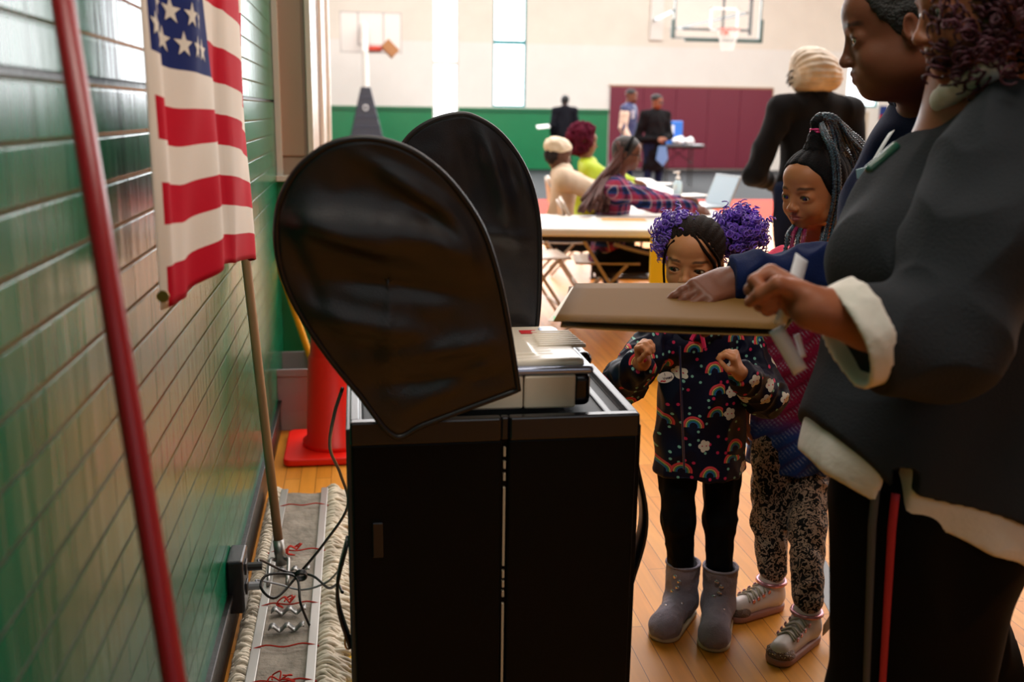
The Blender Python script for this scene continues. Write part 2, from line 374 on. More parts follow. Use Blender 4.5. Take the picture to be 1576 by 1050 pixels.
# ---------------------------------------------------------------- the hall: walls, floor, windows
def wall_brick_mat():
    m = mat('glazed_green_brick', '#0b5a3a', .22, spec=.22); nt = m.node_tree; N = nt.nodes; L = nt.links; b = N['Principled BSDF']
    tc = N.new('ShaderNodeNewGeometry'); sp = N.new('ShaderNodeSeparateXYZ'); L.new(tc.outputs['Position'], sp.inputs[0])
    cb = N.new('ShaderNodeCombineXYZ'); L.new(sp.outputs['Y'], cb.inputs[0]); L.new(sp.outputs['Z'], cb.inputs[1])
    bt = N.new('ShaderNodeTexBrick'); L.new(cb.outputs[0], bt.inputs['Vector']); bt.inputs['Scale'].default_value = 1
    bt.inputs['Brick Width'].default_value = .215; bt.inputs['Row Height'].default_value = .0655; bt.inputs['Mortar Size'].default_value = .0035; bt.inputs['Mortar Smooth'].default_value = .6
    bt.inputs['Color1'].default_value = (*srgb('#076040'), 1); bt.inputs['Color2'].default_value = (*srgb('#0a6e4d'), 1); bt.inputs['Mortar'].default_value = (*srgb('#0a5b40'), 1)
    L.new(bt.outputs['Color'], b.inputs['Base Color'])
    inv = N.new('ShaderNodeMath'); inv.operation = 'MULTIPLY_ADD'; inv.inputs[1].default_value = -.22; inv.inputs[2].default_value = 1; L.new(bt.outputs['Fac'], inv.inputs[0])
    zf = N.new('ShaderNodeMath'); zf.operation = 'MODULO'; zf.inputs[1].default_value = .0655; L.new(sp.outputs['Z'], zf.inputs[0])
    zr = N.new('ShaderNodeMapRange'); zr.interpolation_type = 'SMOOTHSTEP'; zr.inputs['From Min'].default_value = .0; zr.inputs['From Max'].default_value = .006; L.new(zf.outputs[0], zr.inputs[0])
    zm = N.new('ShaderNodeMath'); zm.operation = 'MINIMUM'; L.new(zr.outputs[0], zm.inputs[0]); L.new(inv.outputs[0], zm.inputs[1]); inv = zm
    mp = N.new('ShaderNodeMapping'); mp.inputs['Scale'].default_value = (22, 2.5, 1); L.new(cb.outputs[0], mp.inputs[0])
    no = N.new('ShaderNodeTexNoise'); no.inputs['Scale'].default_value = 1; no.inputs['Detail'].default_value = 3; L.new(mp.outputs[0], no.inputs[0])
    b1 = N.new('ShaderNodeBump'); b1.inputs['Strength'].default_value = .25; b1.inputs['Distance'].default_value = .006; L.new(no.outputs[0], b1.inputs['Height'])
    b2 = N.new('ShaderNodeBump'); b2.inputs['Strength'].default_value = .9; b2.inputs['Distance'].default_value = .0035; L.new(inv.outputs[0], b2.inputs['Height']); L.new(b1.outputs[0], b2.inputs['Normal'])
    L.new(b2.outputs[0], b.inputs['Normal']); return m
def floor_mat():
    m = mat('varnished_maple_boards', '#b9752c', .4, spec=.25); nt = m.node_tree; N = nt.nodes; L = nt.links; b = N['Principled BSDF']
    g = N.new('ShaderNodeNewGeometry'); sp = N.new('ShaderNodeSeparateXYZ'); L.new(g.outputs['Position'], sp.inputs[0])
    cb = N.new('ShaderNodeCombineXYZ'); L.new(sp.outputs['Y'], cb.inputs[0]); L.new(sp.outputs['X'], cb.inputs[1])
    bt = N.new('ShaderNodeTexBrick'); L.new(cb.outputs[0], bt.inputs['Vector']); bt.inputs['Scale'].default_value = 1; bt.offset = .37
    bt.inputs['Brick Width'].default_value = .9; bt.inputs['Row Height'].default_value = .057; bt.inputs['Mortar Size'].default_value = .0009
    bt.inputs['Color1'].default_value = (*srgb('#d08426'), 1); bt.inputs['Color2'].default_value = (*srgb('#dc9538'), 1); bt.inputs['Mortar'].default_value = (*srgb('#5a3010'), 1)
    mp = N.new('ShaderNodeMapping'); mp.inputs['Scale'].default_value = (3, 40, 1); L.new(cb.outputs[0], mp.inputs[0])
    no = N.new('ShaderNodeTexNoise'); no.inputs['Scale'].default_value = 1; no.inputs['Detail'].default_value = 6; L.new(mp.outputs[0], no.inputs[0])
    mr = N.new('ShaderNodeMapRange'); mr.inputs['To Min'].default_value = .72; mr.inputs['To Max'].default_value = 1.2; L.new(no.outputs[0], mr.inputs[0])
    mx = N.new('ShaderNodeMix'); mx.data_type = 'RGBA'; mx.blend_type = 'MULTIPLY'; mx.inputs[0].default_value = 1; L.new(bt.outputs['Color'], mx.inputs[6]); L.new(mr.outputs[0], mx.inputs[7]); L.new(mx.outputs[2], b.inputs['Base Color'])
    return m
WX = -.345
M_brick = wall_brick_mat(); M_floor = floor_mat()
M_green = mat('green_paint', '#17794c', .35, var=.06, vscale=3); M_cream = mat('cream_paint', '#e3dccf', .55, var=.03, vscale=2); M_white = mat('white_paint', '#e4e2dc', .5, var=.02, vscale=2)
M_base = mat('dark_rubber', '#14110f', .4, bump=.2)
def S_(name, mb, m, bevel=0, smooth=False): return mb.build(name, m, kind='structure', bevel=bevel, smooth=smooth)
f = MB(); f.box((-8, -3, -.1), (16, 12.6, 0)); S_('floor', f, M_floor)
f = MB(); f.box((-8, 12.6, -.1), (16, 15.8, 0)); S_('floor', f, mat('red_court_paint', '#b8341a', .7, spec=.1))
f = MB(); f.box((-8, 15.8, -.1), (16, 24.9, 0)); S_('floor', f, mat('charcoal_court_paint', '#1c1d1e', .7, spec=.1))
gz = at(433, 155, 4.4)[2]
w = MB(); w.box((WX-.25, -3, .14), (WX, 4.6, gz-.006)); w.box((WX-.25, -3, gz+.004), (WX, 4.6, 3.4)); S_('wall_left', w, M_brick)
w = MB(); w.box((WX-.25, -3, gz-.006), (WX-.008, 4.6, gz+.004)); S_('trim_1', w, M_base)
w = MB(); w.box((WX-.25, -3, 0), (WX+.006, 4.6, .13)); w.box((WX-.25, -3, .128), (WX+.014, 4.6, .142)); S_('baseboard_left', w, [M_base, M_base], .002)
w = MB(); w.box((-.6, 4.6, 0), (-.185, 7.8, 1.05)); S_('wall_left', w, M_green)
M_tan = mat('tan_door_frame_paint', '#b59c88', .4); M_trimw = mat('glossy_white_trim', '#e6e2da', .3)
w = MB(); w.box((-.6, 4.62, 1.05), (-.20, 7.78, 6.9)); w.box((-.335, 4.6, 1.15), (-.22, 4.62, 6.9)); S_('trim_2', w, M_tan, .004)
w = MB()
for (x0, x1, y0, y1) in ((-.345, -.318, 4.57, 4.64), (-.205, -.180, 4.58, 4.66), (-.195, -.172, 5.95, 6.1), (-.195, -.172, 7.68, 7.8)): w.box((x0, y0, 1.05), (x1, y1, 6.9))
S_('trim_3', w, M_trimw, .003)
w = MB(); w.box((-.40, 4.55, 1.04), (-.17, 7.82, 1.065)); S_('trim_4', w, M_trimw, .002)
w = MB(); w.box((-8, 7.8, 0), (-.6, 8.0, 6.9)); w.box((-8.2, 7.8, 0), (-8, 24.9, 6.9)); S_('wall_left', w, M_white)
w = MB(); w.box((15, -3, 0), (15.2, 24.9, 6.9)); S_('wall_right', w, M_cream)
w = MB(); w.box((-8.2, -3.2, 0), (15.2, -3, 6.9)); S_('wall_front', w, mat('grey_hall_paint', '#77777a', .6))
w = MB(); w.box((-8.2, 3.6, 6.9), (15.2, 24.9, 7.1)); w.box((-8.2, -3.2, 3.4), (15.2, 3.6, 3.5)); w.box((-8.2, 3.5, 3.4), (15.2, 3.6, 7.0)); S_('ceiling', w, mat('ceiling_paint', '#c6c6c4', .8))  # the low part over the camera is an added unseen overhang, darkening the foreground
# back wall with window openings
BY = 24.5; X = lambda px, py=165: at(px, py, BY)[0]; Z = lambda px, py: at(px, py, BY)[2]
z_g = Z(830, 167); z_b = Z(1000, 72); wins = [(X(666), X(706), Z(690, 196)), (X(758), X(809), z_g+.02), (X(1301), X(1351), Z(1325, 165))]
m_end = X(937)
def backpieces(x0, x1, sill):
    for a, b in (((x0, 0), (x1, z_g)), ((x0, z_g), (x1, z_b)), ((x0, z_b), (x1, 6.9))):
        lo, hi = a[1], min(b[1], sill)
        if hi > lo: yield (a[0], lo, b[0], hi)
bw = MB(); xs = [-8.0]+[v for w_ in wins for v in w_[:2]]+[15.0]
for i in range(len(xs)-1):
    sill = wins[(i-1)//2][2] if i % 2 else 6.9
    for (a, lo, b, hi) in backpieces(xs[i], xs[i+1], sill):
        green = hi <= z_g+.001
        if green and a < m_end < b: bw.box((a, BY, lo), (m_end, BY+.3, hi), 0); bw.box((m_end, BY, lo), (b, BY+.3, hi), 1)
        else: bw.box((a, BY, lo), (b, BY+.3, hi), (0 if a < m_end else 1) if green else 1 if hi <= z_b+.001 else 2)
o = bw.build('wall_back', [M_green, M_white, M_cream], kind='structure')
r = MB(); r.box((-8, BY-.03, z_g-.10), (wins[0][0], BY+.0, z_g-.02)); r.box((wins[0][1], BY-.03, z_g-.10), (m_end, BY, z_g-.02)); S_('trim_5', r, mat('dark_green_rail', '#0f6340', .35), .004)
M_pane = mat('bright_frosted_pane', '#f4f8ff', .3, emit='#f2f8ff', estr=3.2); M_teal = mat('teal_window_metal', '#2f8f94', .4)
for i, (a, b, s_) in enumerate(wins):
    fr = MB(); t = .05
    fr.box((a, BY+.08, s_), (a+t, BY+.18, 6.9)); fr.box((b-t, BY+.08, s_), (b, BY+.18, 6.9)); fr.box((a+t, BY+.08, s_), (b-t, BY+.18, s_+t))
    zz = Z(785, 65) if i == 1 else s_+1.5
    fr.box((a+t, BY+.06, zz-.05), (b-t, BY+.18, zz+.05)); fr.box((a+t, BY+.06, zz+2), (b-t, BY+.18, zz+2.1))
    o = fr.build('window_%d' % (i+1), M_teal if i else M_trimw, kind='structure')
    g = MB(); g.box((a+t, BY+.12, s_+t), (b-t, BY+.14, 6.9)); g.build('pane', M_pane, o)
    k = MB(); n = int((6.9-s_)/.3)
    for q in range(1, n): k.box((a+t, BY+.11, s_+q*.3), (b-t, BY+.12, s_+q*.3+.012))
    k.build('glazing_bar', mat('pale_glazing', '#d5e2e4', .4), o)
# painted lines on the floor
a, b = V3(1.297, 2.275, 0), V3(1.472, 3.065, 0); d = nrm(b-a); l = MB(); l.bar(a-d*1.2+V3(0, 0, .0006), a+d*6+V3(0, 0, .0006), .07, .0012); S_('floor_line', l, mat('black_line_paint', '#23211f', .3))
l = MB(); l.box((-.045, 1.2, 0), (.0, 2.42, .0012)); S_('floor_line', l, mat('yellow_line_paint', '#e0b400', .35))

# ---------------------------------------------------------------- things against the far wall
M_mar = mat('maroon_vinyl', '#6a1530', .45, bump=.15, bscale=6)
p = MB(); x0, x1, z0, z1 = X(938), X(1186), .04, Z(938, 133); n = 5
for i in range(n): p.box((x0+(x1-x0)*i/n+.002, BY-.07, z0), (x0+(x1-x0)*(i+1)/n-.002, BY-.002, z1))
o = p.build('wall_pad', [M_mar], bevel=.012, label='long maroon padded mat fixed on the far gym wall', cat='wall pad')
e = MB(); e.box((x0-.03, BY-.05, z1), (x1+.03, BY-.001, z1+.04)); e.box((x1+.002, BY-.05, 0.04), (x1+.035, BY-.001, z1)); e.build('edge_strip', mat('tan_wood_strip', '#9a7b5c', .5), o)
# glass backboard on wall brackets
Yb = 20.6; q = lambda x, y, Y=Yb: at(x, y, Y)
bb = thing('basketball_hoop', tuple(at(1103, 60, Yb)), 'glass basketball backboard with a red rim high on the far wall', 'basketball hoop')
xl, xr, zb, zt = q(1036, 55)[0], q(1170, 60)[0], q(1100, 61)[2], q(1100, 61)[2]+1.07
M_alu = mat('grey_aluminium', '#7c8584', .35, .8); M_dg = mat('dark_green_padding', '#123b33', .5)
g = MB(); g.box((xl+.03, Yb-.006, zb+.03), (xr-.03, Yb+.006, zt-.03)); g.build('glass', mat('clear_glass', '#ffffff', .05, alpha=.06), bb)
g = MB()
for a, b in (((xl, zb), (xl+.04, zt)), ((xr-.04, zb), (xr, zt)), ((xl, zb), (xr, zb+.04)), ((xl, zt-.04), (xr, zt))): g.box((a[0], Yb-.02, a[1]), (b[0], Yb+.025, b[1]))
g.build('frame', M_alu, bb, bevel=.004)
g = MB(); cx = q(1113, 50)[0]
for a, b in (((cx-.30, zb+.18), (cx-.27, zb+.63)), ((cx+.27, zb+.18), (cx+.30, zb+.63)), ((cx-.3, zb+.18), (cx+.3, zb+.21)), ((cx-.3, zb+.6), (cx+.3, zb+.63))): g.box((a[0], Yb-.011, a[1]), (b[0], Yb-.007, b[1]))
g.build('target_square', mat('white_marking', '#eef0ee', .5), bb)
g = MB(); g.box((xl+.25, Yb-.04, zb-.05), (xr+.03, Yb+.04, zb+.0)); g.box((xr, Yb-.04, zb-.05), (xr+.04, Yb+.04, zb+.42)); g.box((xl-.045, Yb-.04, zb), (xl-.002, Yb+.04, zb+.38)); g.build('edge_pad', M_dg, bb, bevel=.01)
g = MB(); g.tube([(xl+.2, Yb+.05, zb+.2), (xr-.2, Yb+.05, zb+.2)], .03, 8); g.tube([(cx, Yb+.05, zb+.1), (cx, Yb+.05, zt+.2)], .03, 8)
g.tube([(xr-.22, Yb+.05, zb+.1), (xr-.22, Yb+.05, zt)], .04, 8); g.tube([(xl, Yb+.05, zb+.55), tuple(at(1007, 31, BY))], .03, 8); g.tube([(xr-.3, Yb+.05, zb+.55), (xr-.7, BY, zb+.5)], .03, 8)
g.build('bracket', mat('dark_steel', '#20302e', .4, .5), bb)
M_rim = mat('orange_red_rim', '#d8452c', .4); rz = q(1113, 47)[2]; rc = V3(cx, Yb-.30, rz)
g = MB(); g.tube([rc+V3(.23*math.cos(t), .23*math.sin(t), 0) for t in np.linspace(0, 2*math.pi, 33)[:-1]], .01, 8, closed=True); g.box((cx-.1, Yb-.1, rz-.12), (cx+.1, Yb-.01, rz+.01)); g.build('rim', M_rim, bb)
g = MB()
for i in range(12):
    for s_ in (1, -1):
        g.tube([rc+V3((.23-.12*t)*math.cos(i*math.pi/6+s_*t*1.2), (.23-.12*t)*math.sin(i*math.pi/6+s_*t*1.2), -.42*t) for t in np.linspace(0, 1, 7)], .006, 5)
g.build('net', mat('white_cord', '#e9e6e0', .8), bb)
w = MB(); w.box((X(1000, 30), BY-.08, Z(1005, 62)), (X(1020, 30), BY-.001, 6.0)); w.build('wall_panel', mat('off_white_panel', '#e6e3dc', .5), bevel=.01, label='narrow white panel fixed high on the far wall left of the glass backboard', cat='wall panel')
# pole-mounted hoop at the left
Y2 = 21.5; hp = thing('basketball_hoop', tuple(at(563, 268, Y2)*V3(1, 1, 0)), 'white pole basketball hoop with a tapered dark padded post at left', 'basketball hoop')
pc = at(563, 150, Y2); cxp = pc[0]
def tp(px, py): return at(px, py, Y2)
g = MB(); zt_ = tp(563, 134)[2]; zb_ = 0.02; wt = .10; rate = (tp(590, 215)[0]-tp(570, 134)[0])/(zt_-tp(590, 215)[2]); wb = wt+rate*(zt_-zb_)
g.hexa([(cxp-wb, Y2-.3, zb_), (cxp+wb, Y2-.3, zb_), (cxp+wb, Y2+.5, zb_), (cxp-wb, Y2+.5, zb_), (cxp-wt, Y2-.1, zt_), (cxp+wt, Y2-.1, zt_), (cxp+wt, Y2+.12, zt_), (cxp-wt, Y2+.12, zt_)])
o = g.build('post_pad', mat('charcoal_vinyl', '#1b1f2c', .5), hp, bevel=.02)
g = MB()
for k in range(1, 9):
    z = zb_+(zt_-zb_)*k/9; t = (z-zb_)/(zt_-zb_); ww = wb+(wt-wb)*t; g.box((cxp-ww, Y2-.315+.2*t, z-.008), (cxp+ww, Y2-.295+.2*t, z+.008))
g.build('seam', mat('grey_seam', '#3c4152', .6), o)
g = MB(); tq = (tp(563, 166)[2]-zb_)/(zt_-zb_); g.tube([V3(cxp-.01+.05*math.cos(t), Y2-.325+.2*tq, tp(563, 166)[2]+.05*math.sin(t)) for t in np.linspace(0, 2*math.pi, 17)[:-1]], .01, 6, closed=True); g.build('emblem', mat('white_marking', '#eef0ee', .5), o)
g = MB(); z2 = tp(563, 80)[2]; g.tube([(cxp, Y2, zt_-.2), (cxp, Y2, z2), (cxp, Y2+.3, z2+.35), (cxp, Y2+.6, z2+.6)], .07, 10); g.build('pole', mat('white_enamel', '#dfe0da', .35), hp)
g = MB(); l_, r_, b_, t_ = tp(523, 60)[0], tp(620, 60)[0], tp(560, 79)[2], tp(560, 14)[2]; g.box((l_, Y2+.55, b_), (r_, Y2+.58, t_)); o = g.build('backboard', mat('white_board', '#dad9d4', .4), hp, bevel=.005)
g = MB(); cm = (l_+r_)/2
for (a, b, c, d_) in ((l_, l_+.02, b_, t_), (r_-.02, r_, b_, t_), (l_, r_, t_-.02, t_), (l_, r_, b_, b_+.02), (cm-.28, cm-.25, b_+.15, t_), (cm+.25, cm+.28, b_+.15, t_), (cm-.28, cm+.28, b_+.15, b_+.18)): g.box((a, Y2+.545, c), (b, Y2+.55, d_))
g.build('marking', mat('grey_marking', '#a9a9a6', .5), o)
rc = V3(tp(580, 76)[0], Y2+.25, tp(580, 73)[2]); g = MB(); g.tube([rc+V3(.23*math.cos(t), .23*math.sin(t), 0) for t in np.linspace(0, 2*math.pi, 33)[:-1]], .022, 8, closed=True); g.box((rc[0]-.25, Y2+.15, rc[2]-.05), (rc[0]+.1, Y2+.545, rc[2]-.02)); g.build('rim', M_rim, hp)
g = MB(); bc = tp(601, 74)
bc[1] = Y2+.1; A = [nrm((1, 0, -1.0)), V3(0, 1, 0), nrm((1, 0, 1.0))]; g.obox(bc, A, (.16, .15, .10)); g.obox(bc+V3(-.06, 0, -.10), [A[0], A[1], A[2]], (.14, .14, .012)); g.build('cardboard_box', mat('brown_cardboard', '#a87b55', .8), bevel=.003, label='small brown cardboard box wedged on the rim of the pole hoop', cat='box')
# small things on the far right wall
for (xa, xb, ya, yb, c, lb) in ((1354, 1366, 163, 186, '#2d3f7a', 'small blue and red flag poster on the far wall behind the adults'), (1318, 1338, 172, 214, '#c9bda8', 'pale beige notice sheet taped on the far wall under the right window')):
    g = MB(); g.box((X(xa), BY-.012, Z(xa, yb)), (X(xb), BY-.001, Z(xa, ya))); o = g.build('poster', mat('paper_'+c[1:], c, .7), label=lb, cat='poster')
    if c == '#2d3f7a':
        g = MB(); zz = Z(xa, yb); hh = Z(xa, ya)-zz; g.box((X(xa)+.01, BY-.015, zz+.02), (X(xb)-.01, BY-.0125, zz+hh*.4)); g.build('red_panel', mat('paper_red', '#b5232a', .7), o)

# ---------------------------------------------------------------- folding tables and chairs
U = nrm(V3(_R0[0], _R0[1], 0)); Wv = V3(-U[1], U[0], 0)
M_top = mat('white_plastic_top', '#e2ddd4', .35, var=.03, vscale=5); M_leg = mat('dark_steel_leg', '#2a2622', .4, .6)
def orient(o, ang): o.rotation_euler = (0, 0, ang); return o
def make_table(label, base, ang, mtop=M_top, L_=1.83, D_=.76, h=.74, cat='table', group=None):
    t = thing('folding_table', (0, 0, 0), label, cat, group)
    g = MB(); g.box((-L_/2, -D_/2, h-.045), (L_/2, D_/2, h)); g.build('tabletop', mtop, t, bevel=.012)
    g = MB(); 
    for s_ in (-1, 1): g.box((-L_/2+.04, s_*(D_/2-.06)-.012, h-.075), (L_/2-.04, s_*(D_/2-.06)+.012, h-.045))
    g.build('apron_rail', M_leg, t)
    for s_ in (-1, 1):
        g = MB(); x = s_*(L_/2-.22); g.tube(spline([(x, -D_/2+.1, h-.06), (x, -D_/2+.09, .02), (x, -D_/2+.12, .013), (x, D_/2-.12, .013), (x, D_/2-.09, .02), (x, D_/2-.1, h-.06)], 4), .013, 8); g.tube([(x, -D_/2+.1, .45), (x, D_/2-.1, .45)], .01, 8); g.build('leg', M_leg, t)
        g = MB(); g.tube([(x, 0, .45), (x-s_*.4, 0, h-.06)], .008, 6); g.build('brace', M_leg, t)
    t.location = base; t.rotation_euler = (0, 0, ang); return t
T1c = onz(1168, 356, .74)*V3(1, 1, 0); ANG = math.atan2(U[1], U[0])
make_table('white folding table set crosswise in front of the seated plaid woman', T1c-U*.915+Wv*.38, ANG)
t2 = make_table('white folding table holding the open laptop', T1c-U*.38+Wv*(.77+.915), ANG+math.pi/2)
make_table('white folding table behind the laptop table, beside the sanitizer bottle end', T1c-U*.38+Wv*(.78+.915*3+.01), ANG+math.pi/2)
M_ch = mat('beige_chair_enamel', '#b9a898', .4, .2)
def make_chair(label, base, ang, group):
    t = thing('folding_chair', (0, 0, 0), label, 'chair', group)   # faces +x
    g = MB(); g.sheet(lambda u, v: (-.20+.40*u, -.20+.40*v, .445-.02*math.sin(math.pi*u)*math.sin(math.pi*v)), 8, 8, thick=.012); g.build('seat', M_ch, t, smooth=True)
    g = MB(); g.sheet(lambda u, v: (-.26-.03*math.sin(math.pi*v)-.03*u, -.21+.42*v, .62+.20*u-(.05*(2*abs(v-.5))**3 if u > .8 else 0)), 6, 12, thick=.008); g.build('backrest', M_ch, t, smooth=True)
    for s_ in (-1, 1):
        g = MB(); g.tube(spline([(.22, s_*.22, .012), (-.05, s_*.22, .42), (-.27, s_*.215, .78), (-.285, s_*.19, .81)], 4), .011, 8); g.build('front_leg', M_ch, t)
        g = MB(); g.tube([(-.26, s_*.20, .012), (.12, s_*.20, .44)], .011, 8); g.build('rear_leg', M_ch, t)
    g = MB(); g.tube([(-.285, -.19, .81), (-.30, 0, .825), (-.285, .19, .81)], .011, 8); g.build('top_rail', M_ch, t)
    g = MB(); g.tube([(.14, -.22, .13), (.14, .22, .13)], .008, 8); g.build('crossbar', M_ch, t)
    g = MB(); g.tube([(-.19, -.2, .12), (-.19, .2, .12)], .008, 8); g.build('crossbar', M_ch, t)
    t.location = base; t.rotation_euler = (0, 0, ang); return t
chp = onz(905, 402, .44)*V3(1, 1, 0)
CH = {}
for nm, px, Yc, dA, lb in (('plaid', 935, 6.15, 0, 'beige metal folding chair under the woman in the plaid shirt'), ('white', 857, 7.15, 0, 'beige metal folding chair under the woman in the white knit cap'), ('lime', 896, 8.35, 0, 'beige metal folding chair under the woman in the lime jacket'), ('empty', 824, 6.38, .2, 'empty beige folding chair pushed behind the plaid woman, next to the black shield')):
    p_ = at(px, 300, Yc); CH[nm] = V3(p_[0], Yc, 0); make_chair(lb, CH[nm], ANG+dA, 'beige folding chairs at the tables')
# laptop
lp = thing('laptop', tuple(onz(1098, 318, .742)), 'open silver laptop on the white table before the plaid woman', 'laptop'); lb_ = V3(*lp['_w'])
hd_ = nrm(Wv*.93-U*.30); sd_ = nrm(np.cross(hd_, (0, 0, 1))); sd_ = sd_ if sd_@U > 0 else -sd_
M_sil = mat('silver_alloy', '#a9b4ba', .3, .7)
g = MB(); g.obox(lb_-sd_*.10+V3(0, 0, .008), [hd_, sd_, (0, 0, 1)], (.17, .12, .008)); g.build('keyboard_base', M_sil, lp, bevel=.003)
upv = nrm(V3(0, 0, 1)*.93+sd_*.36); nn = np.cross(hd_, upv); g = MB(); g.obox(lb_+sd_*.02+upv*.115, [hd_, upv, nn], (.17, .115, .004)); o = g.build('lid', M_sil, lp, bevel=.003)
sgn = -1 if nn@sd_ > 0 else 1
g = MB(); g.obox(lb_+sd_*.02+upv*.117+nn*sgn*.0052, [hd_, upv, nn], (.155, .10, .001)); g.build('screen', mat('pale_screen', '#a9bcc8', .2, emit='#9fb6c6', estr=.25), o)
# sanitizer bottle, phone, papers
sb = onz(1042, 303, .742); st = thing('sanitizer_bottle', tuple(sb), 'clear pump bottle of hand sanitizer standing on the white table', 'bottle')
g = MB(); g.lathe(sb, [(0, 0), (.032, 0), (.035, .01), (.035, .09), (.028, .115), (.014, .125), (.014, .13)], 20); g.build('bottle_body', mat('pale_blue_plastic', '#bcd6e0', .15, trans=.5), st, smooth=True)
g = MB(); g.lathe(sb+V3(0, 0, .13), [(.016, 0), (.016, .02), (.006, .022), (.006, .05), (.014, .052), (.014, .062), (0, .064)], 14); g.tube([sb+V3(0, 0, .188), sb+V3(-.04, -.01, .184)], .006, 6); g.build('pump', mat('white_plastic', '#e8e8e6', .4), st, smooth=True)
g = MB(); pp = onz(960, 338, .7405); g.obox(pp, [U, Wv, (0, 0, 1)], (.13, .07, .0008)); g.build('paper_sheet', mat('tan_paper', '#cf9f62', .7), label='small tan slip of paper lying on the near white table', cat='paper')
for k, (px, py, yaw_, lb) in enumerate(((965, 288, .2, 'white sheet lying before the woman in the white knit cap'), (1010, 282, -.3, 'white sheet lying beside the sanitizer bottle'), (1060, 300, .5, 'white sheet lying between the sanitizer bottle and the laptop'))):
    pp = onz(px, py, .742); c_, s_ = math.cos(yaw_), math.sin(yaw_); g = MB(); g.obox(pp, [U*c_+Wv*s_, Wv*c_-U*s_, (0, 0, 1)], (.14, .10, .0008)); g.build('paper_sheet', mat('white_paper', '#eceae6', .7), label=lb, cat='paper', group='papers on the tables')
# yellow board in front of the crosswise table
ya = at(1003, 357, 4.86); yb = at(1102, 357, 4.86); g = MB()
g.poly([V3(ya[0], 4.84, .0), V3(yb[0], 4.84-.05, .0), V3(yb[0], 4.86-.05, ya[2]-.02), V3(yb[0]-.02, 4.86-.05, ya[2]), V3(ya[0]+.02, 4.86, ya[2]), V3(ya[0], 4.86, ya[2]-.02)], (0, .02, 0)); g.build('floor_sign', mat('yellow_plastic', '#f2cf0e', .4), bevel=.003, label='bright yellow upright board standing against the near white table', cat='sign')
# far table with blue box and bags
Yt = 19.0; tcn = V3(at(1045, 222, Yt)[0], Yt, 0); make_table('small dark folding table with grey legs by the maroon wall pad', tcn, ANG, mat('grey_table_top', '#4d4d50', .4), .92, .55, at(1045, 222, Yt)[2])
tz = at(1045, 222, Yt)[2]
bx = thing('storage_case', (at(1038, 220, Yt)[0], Yt, tz), 'open blue case standing on the far folding table', 'case'); bw_ = V3(*bx['_w'])
M_blue = mat('bright_blue_plastic', '#2a6fc4', .4); g = MB(); g.box(bw_+V3(-.22, -.05, 0), bw_+V3(.2, .15, .12)); g.build('tray', M_blue, bx, bevel=.01)
g = MB(); g.box(bw_+V3(-.2, .13, .1), bw_+V3(.2, .18, .44)); g.build('lid', M_blue, bx, bevel=.02)
g = MB(); g.box(bw_+V3(-.16, .122, .16), bw_+V3(.02, .13, .36)); g.build('label_panel', mat('white_print', '#dfe6ea', .5), bx)
for k, (px, r, lb) in enumerate(((1040, .10, 'crumpled white bag at the left of the far folding table'), (1056, .085, 'crumpled white bag at the right end of the far folding table'))):
    s_ = Sdf(); c = V3(at(px, 219, Yt)[0], Yt-.16, tz+r*.7); s_.ell(c, (r*1.2, r, r*.7)); s_.ell(c+V3(r*.4, 0, r*.4), r*.6); vs, fs = s_.mesh(.015); vs = wrinkle(vs, fs, .02, 14); vs[:, 2] = np.maximum(vs[:, 2], tz+.001); link('plastic_bag', vs, fs, mat('white_plastic_bag', '#d9dce0', .5), label=lb, cat='bag', group='white bags on the far table')
# ---------------------------------------------------------------- ballot cabinet, scanner and its black shields
CY = 1.745; CT = .80; XL, XR = -.02, .522; CB = 2.13
M_blk = mat('black_plastic', '#050505', .5, spec=.12, bump=.06, bscale=200); M_blk2 = mat('black_satin_trim', '#17161a', .25); M_nyl = mat('black_nylon', '#0e0f14', .34, bump=.15, bscale=500, spec=.6)
cb_ = thing('ballot_cabinet', (.25, 1.94, 0), 'tall black plastic ballot box cabinet under the cream scanner', 'cabinet')
g = MB(); mid = at(776, 800, CY)[0]
g.box((XL+.02, CY+.012, .06), (XR-.02, CB-.01, CT-.01)); g.build('body', M_blk, cb_, bevel=.006)
for a, b in ((XL+.002, mid-.006), (mid+.006, XR-.004)):
    g = MB(); g.box((a, CY, .07), (b, CY+.012, CT-.045)); o = g.build('front_panel', M_blk, cb_, bevel=.004)
    if a < mid-.1:
        for zz in (.57, .22): g = MB(); g.box((a+.035, CY-.006, zz-.035), (a+.055, CY, zz+.035)); g.build('hinge', M_blk2, o, bevel=.002)
g = MB(); z0 = .07
segs = []; zz = CT-.06
for ln in (.018, .014, .014): segs.append((zz-ln, zz)); zz -= ln+.01
segs += [(.50, zz-.004), (.475, .49), (.455, .468), (.435, .447), (.07, .42)]
for a, b in segs: g.box((mid-.0022, CY+.004, a), (mid+.0022, CY+.0125, b))  # pale dashes paint the light showing through the gap between the front panels
g.build('gap_light_strip', mat('painted_gap_light', '#b6a68e', .5), cb_)
g = MB(); g.box((XL, CY-.004, CT-.045), (mid-.008, CY+.02, CT)); g.box((mid+.008, CY-.004, CT-.045), (XR, CY+.02, CT)); g.box((mid-.008, CY+.002, CT-.045), (mid+.008, CY+.02, CT)); g.build('top_rail', M_blk2, cb_, bevel=.004)
g = MB(); g.box((XL, CY+.016, CT-.03), (XR, CB, CT-.012)); g.box((XR-.018, CY+.016, CT-.02), (XR, CB, CT)); g.box((XL, CY+.016, CT-.02), (XL+.018, CB, CT)); g.box((XL+.018, CB-.018, CT-.02), (XR-.018, CB, CT)); g.box((XR-.060, CY+.03, CT-.013), (XR-.045, CB-.03, CT-.006)); g.build('tray_top', mat('grey_sheen_plastic', '#1c1e22', .32), cb_, bevel=.003)
